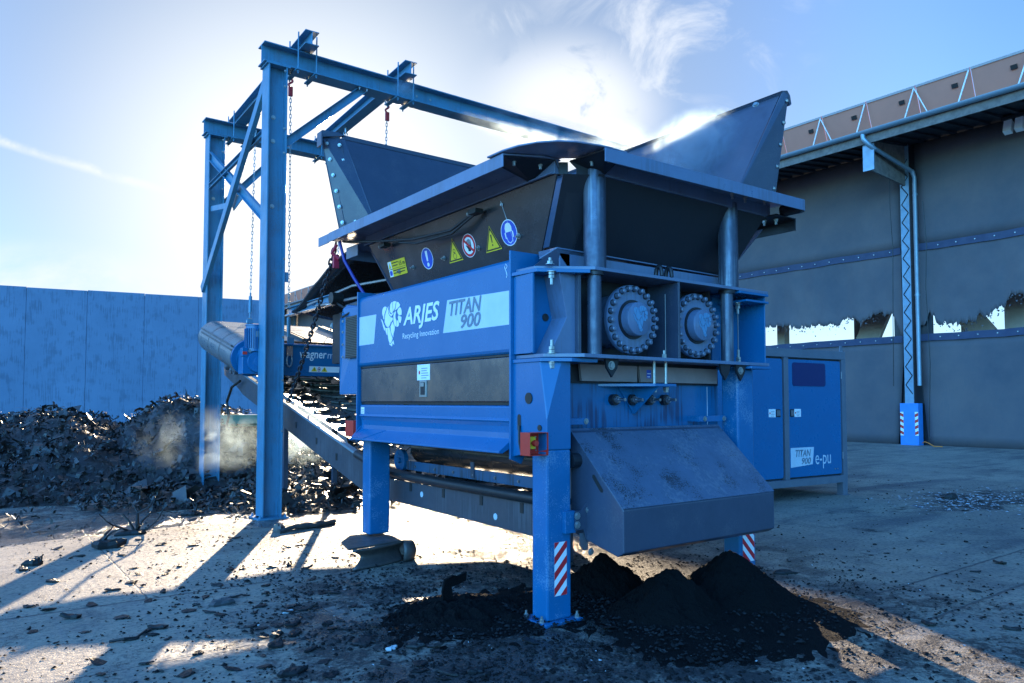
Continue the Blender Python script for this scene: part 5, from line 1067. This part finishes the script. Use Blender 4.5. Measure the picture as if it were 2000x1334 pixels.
t = M(); t.cyl((-.32, .02, .46), (-.32, .012, .46), .012, seg=10); t.cyl((-.25, .02, .46), (-.25, .012, .46), .012, seg=10); t.build('screw', ZINC, d2, world=False)

# ------------------------------------------------------------ heap of shredded rubber, granulate piles, scraps
def sm(a, b_, x): x = max(0, min(1, (x-a)/(b_-a))); return x*x*(3-2*x)
CONES = [(3.9, 16.5, 1.85, 3.1), (1.6, 17.6, 1.58, 4.2), (-1.6, 19.6, 1.40, 5.0), (-6.5, 22.5, 1.5, 7), (6.2, 14.6, .75, 3.0), (4.5, 11.9, .26, 1.8), (5.3, 13.0, .5, 2.0), (2.6, 12.9, .22, 1.3), (-12, 24, 1.7, 7)]
def hh(x, y):
    v = 0
    for cx, cy, H, r_ in CONES:
        d = math.hypot(x-cx, y-cy)/r_
        if d < 1: v = max(v, H*(1-d)**1.05*(1-.12*math.exp(-d*8)))
    if v <= 0: return 0
    return v*(1+.28*mn.noise(V((x*.9, y*.9, 0))))+min(v, .25)*(.55*mn.noise(V((x*2.6, y*2.6, 4)))+.4*mn.noise(V((x*6, y*6, 2))))
def chip(t, p, n, L_, w_, bend, rr, th=.006):
    """one torn strip, bent along its length"""
    n = V(n).normalized(); a = n.orthogonal().normalized(); b_ = n.cross(a); an = rr.random()*6.283
    u = a*math.cos(an)+b_*math.sin(an); s_ = n.cross(u); k = rr.choice((2, 3)); vs = []
    for i in range(k+1):
        f = i/k-.5; q = V(p)+u*(f*L_)+n*(bend*(1-4*f*f)+rr.uniform(-.1, .1)*w_); ww = w_*(.35+.65*rr.random())*.5
        vs += [q-s_*ww, q+s_*ww]
    t.add(vs, [(2*i, 2*i+1, 2*i+3, 2*i+2) for i in range(k)])
rr = random.Random(11)
t = M(); hx0_, hx1_, hy0_, hy1_, st = -14.0, 9.3, 9.8, 27.0, .16
nxg, nyg = int((hx1_-hx0_)/st), int((hy1_-hy0_)/st); idx = {}
for i in range(nxg+1):
    for j in range(nyg+1):
        x_, y_ = hx0_+i*st, hy0_+j*st; idx[(i, j)] = (x_, y_, hh(x_, y_)-.03)
use = {}; vs = []; fs = []
for i in range(nxg):
    for j in range(nyg):
        c4 = [(i, j), (i+1, j), (i+1, j+1), (i, j+1)]
        if max(idx[c][2] for c in c4) > 0:
            f = []
            for c in c4:
                if c not in use: use[c] = len(vs); vs.append(idx[c])
                f.append(use[c])
            fs.append(f)
t.add(vs, fs)
hp = tag(t.build('shredded_rubber_heap', SCRAP, smooth=180), kind='stuff')
hp.modifiers.clear()
t = M(); n_ = 0
while n_ < 30000:
    x_ = rr.uniform(-6, 9.0); y_ = rr.uniform(10, 21.5)
    if y_ > 20-.3*x_ and rr.random() < .8: continue
    h0 = hh(x_, y_)
    if h0 <= .02 and rr.random() > .035*math.exp(-max(0, 11.5-y_)*.9)*2.0: continue
    near = y_ < 14
    g_ = V((-(hh(x_+.1, y_)-h0)*7, -(hh(x_, y_+.1)-h0)*7, 1)).normalized()
    nn = (g_+V((rr.gauss(0, .55), rr.gauss(0, .55), rr.gauss(0, .25)))).normalized(); big_ = rr.random() < .08
    L_ = (.02+abs(rr.gauss(0, .075)))*(2.4 if big_ else 1); chip(t, (x_, y_, h0+rr.uniform(-.02, .07)), nn, L_, L_*(rr.uniform(.04, .14) if rr.random() < .3 else rr.uniform(.2, .7)), rr.uniform(-.03, .07), rr); n_ += 1
tag(t.build('rubber_chips_on_heap', SCRAP), kind='stuff')
# scraps riding up the conveyor belt and lying on the magnet
t = M()
for k in range(380):
    y_ = rr.uniform(5, 13.5); x_ = rr.uniform(XA+.12, XB-.1); L_ = rr.uniform(.04, .16)
    chip(t, (x_, y_, bz(y_)+.03+.10*((x_-(XA+XB)/2)/.66)**2+rr.random()*.03), (rr.gauss(0, .4), -.2+rr.gauss(0, .4), 1), L_, L_*rr.uniform(.2, .7), rr.uniform(0, .03), rr)
tag(t.build('scraps_on_conveyor', SCRAP), kind='stuff')

def cone_pile(name, label, cx, cy, H, r_, seed):
    t = M(); n1, n2 = 44, 110; vs = []; L0 = V((cx, cy, 0))
    for i in range(n1+1):
        for j in range(n2):
            a = 2*math.pi*j/n2; f = i/n1; d = r_*f; x_, y_ = cx+d*math.cos(a), cy+d*math.sin(a)
            x_ += .035*mn.noise(V((y_*7, f*3, seed))); y_ += .035*mn.noise(V((x_*7, f*3, seed+4))); z = H*(1-f)**(1.0+.25*f)*(1-.07*math.exp(-f*14))*(1+.16*mn.noise(V((x_*4, y_*4, seed))))+.05*mn.noise(V((x_*9, y_*9, seed)))*min(1, (1-f)*2)*min(1, f*3)+.020*mn.noise(V((x_*27, y_*27, seed)))+.010*mn.noise(V((x_*60, y_*60, seed)))
            vs.append((x_, y_, z if i < n1 else -.02))
    t.add(vs, [(i*n2+j, i*n2+(j+1) % n2, (i+1)*n2+(j+1) % n2, (i+1)*n2+j) for i in range(n1) for j in range(n2)])
    return tag(t.build(name, SOIL, smooth=None), label, 'pile')
cone_pile('granulate_pile', 'black granulate cone farthest back, under the left side of the hood', 4.50, 4.72, .31, .42, 1)
cone_pile('granulate_pile', 'rounded black granulate cone standing between two others in front of the hood', 4.33, 3.83, .37, .50, 2)
cone_pile('granulate_pile', 'tallest black granulate cone spilling in front of the right striped leg', 5.02, 3.80, .43, .60, 3)
cone_pile('granulate_pile', 'low black mound with a torn flap sticking up, left of the front striped leg', 3.10, 4.75, .10, .62, 5)
t = M(); n1, n2 = 60, 48; vs = []
def apron(x_, y_):
    d1 = math.hypot((x_-4.55)/1.25, (y_-3.45)/.88); d2 = math.hypot((x_-3.6)/1.5, (y_-4.6)/.75)
    return .055*max(0, 1-d1)**.8+.035*max(0, 1-d2)**.8
for i in range(n1+1):
    for j in range(n2+1):
        x_, y_ = 2.0+4.2*i/n1, 2.4+3.2*j/n2; a = apron(x_, y_)
        vs.append((x_, y_, a*(1+.7*mn.noise(V((x_*5, y_*5, 3))))+.018*mn.noise(V((x_*17, y_*17, 1)))-.010))
t.add(vs, [(i*(n2+1)+j, (i+1)*(n2+1)+j, (i+1)*(n2+1)+j+1, i*(n2+1)+j+1) for i in range(n1) for j in range(n2)])
tag(t.build('granulate_spill', SOIL, smooth=None), kind='stuff')
# fine crumbs over the yard
t = M(); tw = M(); n_ = 0
while n_ < 15000:
    m_ = rr.random()
    if m_ < .50: x_, y_ = rr.gauss(3.4, 1.1), rr.gauss(4.4, 1.25)
    elif m_ < .62: x_, y_ = rr.gauss(2.3, 1.0), rr.gauss(5.6, 1.6)
    elif m_ < .75: x_, y_ = rr.gauss(5.3, 1.2), rr.gauss(3.4, 1.2)
    elif m_ < .85: x_, y_ = rr.uniform(0, 8), rr.gauss(10.3, 1.2)
    else: x_, y_ = rr.uniform(-1, 16), rr.uniform(1, 12)
    s_ = min(.05, .004+abs(rr.gauss(0, .008)))
    if mn.noise(V((x_*1.5, y_*1.5, 8))) < -.12 and rr.random() < .75: continue
    z_ = max(0, apron(x_, y_))+s_*.25
    k = rr.randint(4, 5); a0 = rr.random()*6; pts = [(x_+s_*rr.uniform(.5, 1.3)*math.cos(a0+q*6.283/k), y_+s_*rr.uniform(.5, 1.3)*math.sin(a0+q*6.283/k), z_+s_*rr.uniform(-.25, .3)) for q in range(k)]
    t.add(pts+[(x_, y_, z_+s_*.6)], [(q, (q+1) % k, k) for q in range(k)]); n_ += 1
tag(t.build('rubber_crumbs', CRUMB), kind='stuff')
for k in range(750):
    m_ = rr.random(); x_, y_ = (rr.gauss(13.2, 1.0), rr.gauss(5.25, .45)) if m_ < .75 else (rr.uniform(5, 16), rr.uniform(2, 9)) if m_ < .9 else (rr.gauss(3, 1), rr.gauss(4, 1))
    s_ = rr.uniform(.01, .045) if m_ < .75 else rr.uniform(.004, .016); a0 = rr.random()*6
    tw.add([(x_+s_*rr.uniform(.5, 1.2)*math.cos(a0+q*1.57), y_+s_*rr.uniform(.3, 1)*math.sin(a0+q*1.57), .008+rr.random()*.012) for q in range(4)], [(0, 1, 2, 3)])
tag(tw.build('white_crumbs', FOAM), kind='stuff')

# scraps one can tell apart
def lump(t, p, L_, w_, h_, seed, flat=.5, rot=0.):
    r0 = random.Random(seed); p = V(p); n = 11; cs = math.cos(rot), math.sin(rot); vs = []; rad = [r0.uniform(.55, 1.15) for _ in range(n)]; cu = r0.uniform(-.4, .9)
    for ring, (sc, zz_) in enumerate(((.97, 0.0), (1.0, .45), (.80, .9), (.35, 1.0))):
        for k in range(n):
            a = 2*math.pi*k/n; lx, ly = L_*.5*rad[k]*sc*math.cos(a), w_*.5*rad[(k*3+1) % n]*sc*math.sin(a)
            z = h_*zz_*(1+flat*r0.uniform(-.5, .5))+cu*h_*(lx/(L_*.5))**2*(zz_ > 0.2)+(.0 if zz_ else cu*h_*.7*(lx/(L_*.5))**2*.8)
            vs.append(p+V((lx*cs[0]-ly*cs[1], lx*cs[1]+ly*cs[0], z)))
    fs = [(r_*n+k, r_*n+(k+1) % n, (r_+1)*n+(k+1) % n, (r_+1)*n+k) for r_ in range(3) for k in range(n)]+[tuple(range(3*n, 4*n)), tuple(range(n))[::-1]]
    return t.add(vs, fs)
def twig(t, p, seed, n=6, L_=.25):
    r0 = random.Random(seed); p = V(p)
    for k in range(n):
        a = r0.uniform(0, 6.28); up_ = r0.uniform(.1, 1.3) if k else 1.4; pts = [p+V((r0.uniform(-.03, .03), r0.uniform(-.03, .03), .015))]
        d = V((math.cos(a), math.sin(a), up_)).normalized()
        for j in range(4): d = (d+V((r0.gauss(0, .35), r0.gauss(0, .35), r0.gauss(-.12, .3)))).normalized(); q = pts[-1]+d*L_/4; q.z = max(.012, q.z); pts.append(q)
        for j in range(len(pts)-1):
            rr_ = .018*(1-j/4.5); t.cyl(pts[j], pts[j+1], rr_, rr_*.8, seg=5)
# template scraps, then copies
SCR2 = mat('dark_rubber_scrap', (.010, .010, .011), .48, scale=9, amt=.7, col2=(.024, .023, .022), bump=.3, bscale=60, spec=.35)
TPL = []
for k in range(9):
    t = M(); r0 = random.Random(50+k); lump(t, (0, 0, 0), 1.0, r0.uniform(.4, .8), r0.uniform(.04, .12), 50+k)
    me = None; o = t.build('rubber_scrap', SCR2); TPL.append(o.data); bpy.data.objects.remove(o)
def scrap(x_, y_, size, label, group, k=None, rz=None):
    o = bpy.data.objects.new('rubber_scrap', TPL[rr.randrange(9) if k is None else k]); C.objects.link(o)
    o.location = (x_, y_, .004+max(0, apron(x_, y_))); o.scale = (size, size*rr.uniform(.7, 1.2), size*rr.uniform(.7, 1.6)); o.rotation_euler = (rr.gauss(0, .12), rr.gauss(0, .12), rr.uniform(0, 6.28) if rz is None else rz)
    return tag(o, label, 'scrap', group)
for n_, f_, label, group, lo_, hi_ in (
    (120, lambda: (rr.gauss(2.2, .65), rr.gauss(4.9, .95)), 'black rubber scrap lying on shaded concrete left of the front striped leg', 'rubber scraps in front of the shredder', .04, .15),
    (55, lambda: (rr.uniform(.4, 3.2), rr.uniform(5.4, 9.6)), 'dark rubber scrap on the concrete between the gantry posts and the camera', 'rubber scraps left of the shredder', .05, .16),
    (34, lambda: (rr.uniform(5.4, 9.5), rr.uniform(1.9, 4.6)), 'dark rubber scrap on the bluish concrete right of the piles', 'rubber scraps right of the piles', .03, .13),
    (20, lambda: (rr.uniform(3.9, 7.0), rr.uniform(8.3, 10.6)), 'dark rubber scrap on the glaring wet concrete behind the shredder legs', 'rubber scraps under the conveyor', .04, .20),
    (22, lambda: (rr.gauss(13.0, .9), rr.gauss(5.2, .35)), 'dark rubber scrap in the litter patch on the right', 'rubber scraps in the litter patch', .03, .12),
    (20, lambda: (rr.gauss(2.5, .35), rr.gauss(3.75, .35)), 'black rubber scrap in the trodden dirt along the lower edge', 'rubber scraps along the lower edge', .03, .10)):
    for k in range(n_): x_, y_ = f_(); scrap(x_, y_, rr.uniform(lo_, hi_)**1.0, label, group)
def single(name, label, cat, build_, m_=SCR2): t = M(); build_(t); return tag(t.build(name, m_), label, cat)
single('twisted_scrap', 'tangle of bent black strips standing up in the sun near the glittering patch', 'scrap', lambda t: (twig(t, (1.75, 10.05, 0), 3, 7, .55), lump(t, (1.72, 10.0, 0), .4, .2, .05, 4)))
single('twisted_scrap', 'hunched black scrap with a spiky tuft, casting a shadow on sunlit concrete', 'scrap', lambda t: (lump(t, (1.35, 9.25, 0), .36, .22, .07, 6), twig(t, (1.30, 9.35, .06), 8, 4, .26)))
single('twisted_scrap', 'small crumpled black scrap alone on the sunlit slab at far left', 'scrap', lambda t: (lump(t, (.62, 8.7, 0), .2, .1, .06, 9), twig(t, (.62, 8.7, 0), 2, 3, .12)))
single('twisted_scrap', 'dark bristly clump on the ground beside the left post foot', 'scrap', lambda t: (lump(t, (2.7, 11.2, 0), .3, .25, .06, 19), twig(t, (2.7, 11.2, 0), 12, 6, .28)))
single('rubber_strip', 'long brown rubber strips lying in the sun right of the gantry post', 'scrap', lambda t: (t.tube([(3.15, 9.0, .02), (3.4, 9.1, .05), (3.7, 9.15, .03), (4.0, 9.3, .03)], .03, 6), lump(t, (3.7, 9.25, 0), .75, .14, .05, 8, rot=.2), lump(t, (3.2, 9.1, 0), .16, .14, .10, 5)), RUSTY)
single('flat_scrap', 'large flat brown-grey rubber slab in the shade left of the dirt', 'scrap', lambda t: lump(t, (1.72, 6.18, 0), .26, .20, .032, 21, rot=.6), mat('grey_brown_rubber', (.07, .068, .07), .6, scale=9, amt=.7, col2=(.04, .04, .04), bump=.3, bscale=40))
single('pale_chip', 'pale ribbed chip lying on dark dirt left of centre', 'scrap', lambda t: lump(t, (2.04, 5.62, 0), .10, .06, .015, 22, rot=.2), FOAM)
single('pale_chip', 'pale grey layered chip near the lower middle of the yard', 'scrap', lambda t: lump(t, (2.28, 4.38, 0), .095, .06, .02, 23, rot=.2), FOAM)
single('torn_flap', 'black torn rubber flap standing upright out of the low mound', 'scrap', lambda t: (t.plate([(3.02, 4.95, .03), (3.10, 4.93, .03), (3.09, 4.94, .17), (3.22, 4.94, .20), (3.23, 4.94, .27), (3.15, 4.94, .245), (3.10, 4.93, .26), (3.03, 4.94, .23), (3.01, 4.94, .15)], (.0, .025, .0)),), SOIL)
single('flat_scrap', 'thin dark plate-like scrap on bluish concrete just right of the rear striped leg', 'scrap', lambda t: lump(t, (6.22, 4.12, 0), .32, .12, .03, 31, rot=-.5))
single('flat_scrap', 'dark leaf-shaped scrap near the right edge of the yard', 'scrap', lambda t: lump(t, (5.98, 2.15, 0), .12, .06, .02, 33, rot=-.9))
single('crumpled_scrap', 'dark crumpled lump crowning the white litter patch on the right', 'scrap', lambda t: (lump(t, (13.2, 5.6, 0), .30, .2, .08, 35), twig(t, (13.1, 5.6, 0), 4, 3, .25)))
single('crumpled_scrap', 'big black lump at the very bottom left of centre', 'scrap', lambda t: lump(t, (1.62, 4.35, 0), .22, .10, .028, 41, rot=.3))
single('crumpled_scrap', 'black clod at the bottom centre of the yard', 'scrap', lambda t: lump(t, (2.50, 3.72, 0), .13, .09, .024, 42))
single('rubber_strip', 'thin curled black strip on the sunlit concrete in the lower left corner', 'scrap', lambda t: (t.tube([(.84, 5.62, .01), (.92, 5.58, .022), (1.0, 5.60, .01), (1.07, 5.66, .03)], .010, 5), lump(t, (.97, 5.59, 0), .12, .035, .012, 43)))
# bent steel plate under the rear left leg
t = M(); n1, n2 = 14, 10; vs = []
for i in range(n1+1):
    for j in range(n2+1):
        f = i/n1; z = .20*j/n2; ins = .11*math.sin(math.pi*j/n2); x_ = 3.02+.62*f+ins*(1-f)*1.2; y_ = 6.62+.15*f*f-.02+ins*1.0; vs.append((x_, y_, z))
t.add(vs, [(i*(n2+1)+j, (i+1)*(n2+1)+j, (i+1)*(n2+1)+j+1, i*(n2+1)+j+1) for i in range(n1) for j in range(n2)])
body = M(); body.v = t.v; body.f = t.f; body.m = t.m
vs = []; 
for i in range(15):
    a = -1.9+3.2*i/14
    for j in range(7): z = .19*j/6*(1-.25*(i/14)**2); bul = .03*math.sin(math.pi*j/6); vs.append((3.65+(.13+bul)*math.cos(a), 6.84+(.17+bul)*math.sin(a), z))
body.add(vs, [(i*7+j, (i+1)*7+j, (i+1)*7+j+1, i*7+j+1) for i in range(14) for j in range(6)])
o = body.build('bent_steel_plate', RUSTY, smooth=80); md = o.modifiers.new('s', 'SOLIDIFY'); md.thickness = .02
tag(o, 'worn brown concave steel plate propping up the rear left leg', 'steel plate')
t = M(); t.plate([(2.98, 6.60, .198), (3.60, 6.72, .190), (3.66, 7.05, .190), (3.60, 7.28, .19), (3.30, 7.28, .19), (3.06, 6.95, .20)], (0, 0, .018)); t.build('top_plate', RUSTY, o, world=False)
# green trough seen under the head of the conveyor
t = M(); t.box(4.2, 5.9, 15.3, 15.5, 1.16, 1.34); t.box(4.2, 5.9, 15.5, 16.4, 1.10, 1.16); t.box(4.25, 4.33, 15.4, 15.5, 0, 1.12); t.box(5.75, 5.83, 15.4, 15.5, 0, 1.12)
tag(t.build('green_trough', GREEN), 'pale green trough standing at the heap below the conveyor head', 'trough')

# ------------------------------------------------------------ steam
def steam(loc, size, dens, thr, scale, seed, rot=0., an=.55, col=(.68, .88, 1.0)):
    m = bpy.data.materials.new('steam'); m.use_nodes = True; nt = m.node_tree; nt.nodes.clear(); N = nt.nodes.new; L = nt.links.new
    out = N('ShaderNodeOutputMaterial'); vol = N('ShaderNodeVolumePrincipled'); L(vol.outputs[0], out.inputs['Volume'])
    vol.inputs['Color'].default_value = (*col, 1); vol.inputs['Anisotropy'].default_value = an
    tc = N('ShaderNodeTexCoord'); ln = N('ShaderNodeVectorMath'); ln.operation = 'LENGTH'; L(tc.outputs['Object'], ln.inputs[0])
    fo = N('ShaderNodeMapRange'); fo.interpolation_type = 'SMOOTHSTEP'; L(ln.outputs['Value'], fo.inputs[0]); fo.inputs[1].default_value = 1.0; fo.inputs[2].default_value = .15
    g_ = N('ShaderNodeNewGeometry'); mp = N('ShaderNodeMapping'); L(g_.outputs['Position'], mp.inputs[0]); mp.inputs['Location'].default_value = (seed*3.1, seed, seed*1.7)
    n = N('ShaderNodeTexNoise'); L(mp.outputs[0], n.inputs[0]); n.inputs['Scale'].default_value = scale; n.inputs['Detail'].default_value = 5; n.inputs['Distortion'].default_value = 1.2; n.inputs['Roughness'].default_value = .62
    mr_ = N('ShaderNodeMapRange'); L(n.outputs[0], mr_.inputs[0]); mr_.inputs[1].default_value = thr; mr_.inputs[2].default_value = thr+.22
    mu = N('ShaderNodeMath'); mu.operation = 'MULTIPLY'; L(mr_.outputs[0], mu.inputs[0]); L(fo.outputs[0], mu.inputs[1])
    m2 = N('ShaderNodeMath'); m2.operation = 'MULTIPLY'; L(mu.outputs[0], m2.inputs[0]); m2.inputs[1].default_value = dens; L(m2.outputs[0], vol.inputs['Density'])
    bm = bmesh.new(); bmesh.ops.create_icosphere(bm, subdivisions=3, radius=1); me = bpy.data.meshes.new('steam'); bm.to_mesh(me); bm.free(); me.materials.append(m)
    o = bpy.data.objects.new('steam', me); C.objects.link(o); o.location = loc; o.scale = size; o.rotation_euler = (0, rot, 0); o.visible_shadow = True
    return tag(o, kind='stuff')
STEAM = [((8.0, 9.3, 6.05), (2.3, .35, .40), 1.8, .40, 2.6, 1, -.03), ((5.78, 4.72, 4.10), (.72, .5, .42), 6.5, .41, 4.2, 2, -.45), ((6.4, 6.5, 4.5), (.8, .8, .6), 1.2, .42, 2.6, 8, 0),
         ((3.3, 12.7, .95), (1.3, .7, .65), .8, .46, 2.4, 3, 0), ((4.9, 12.8, 1.05), (.7, .6, .7), 1.2, .42, 2.4, 4, 0), ((5.3, 9.9, 6.38), (.3, .2, .16), 5, .42, 7, 6, 0)]
for a in STEAM: steam(*a)
S.cycles.volume_step_rate = 2.0; S.cycles.volume_max_steps = 96; S.cycles.volume_bounces = 1
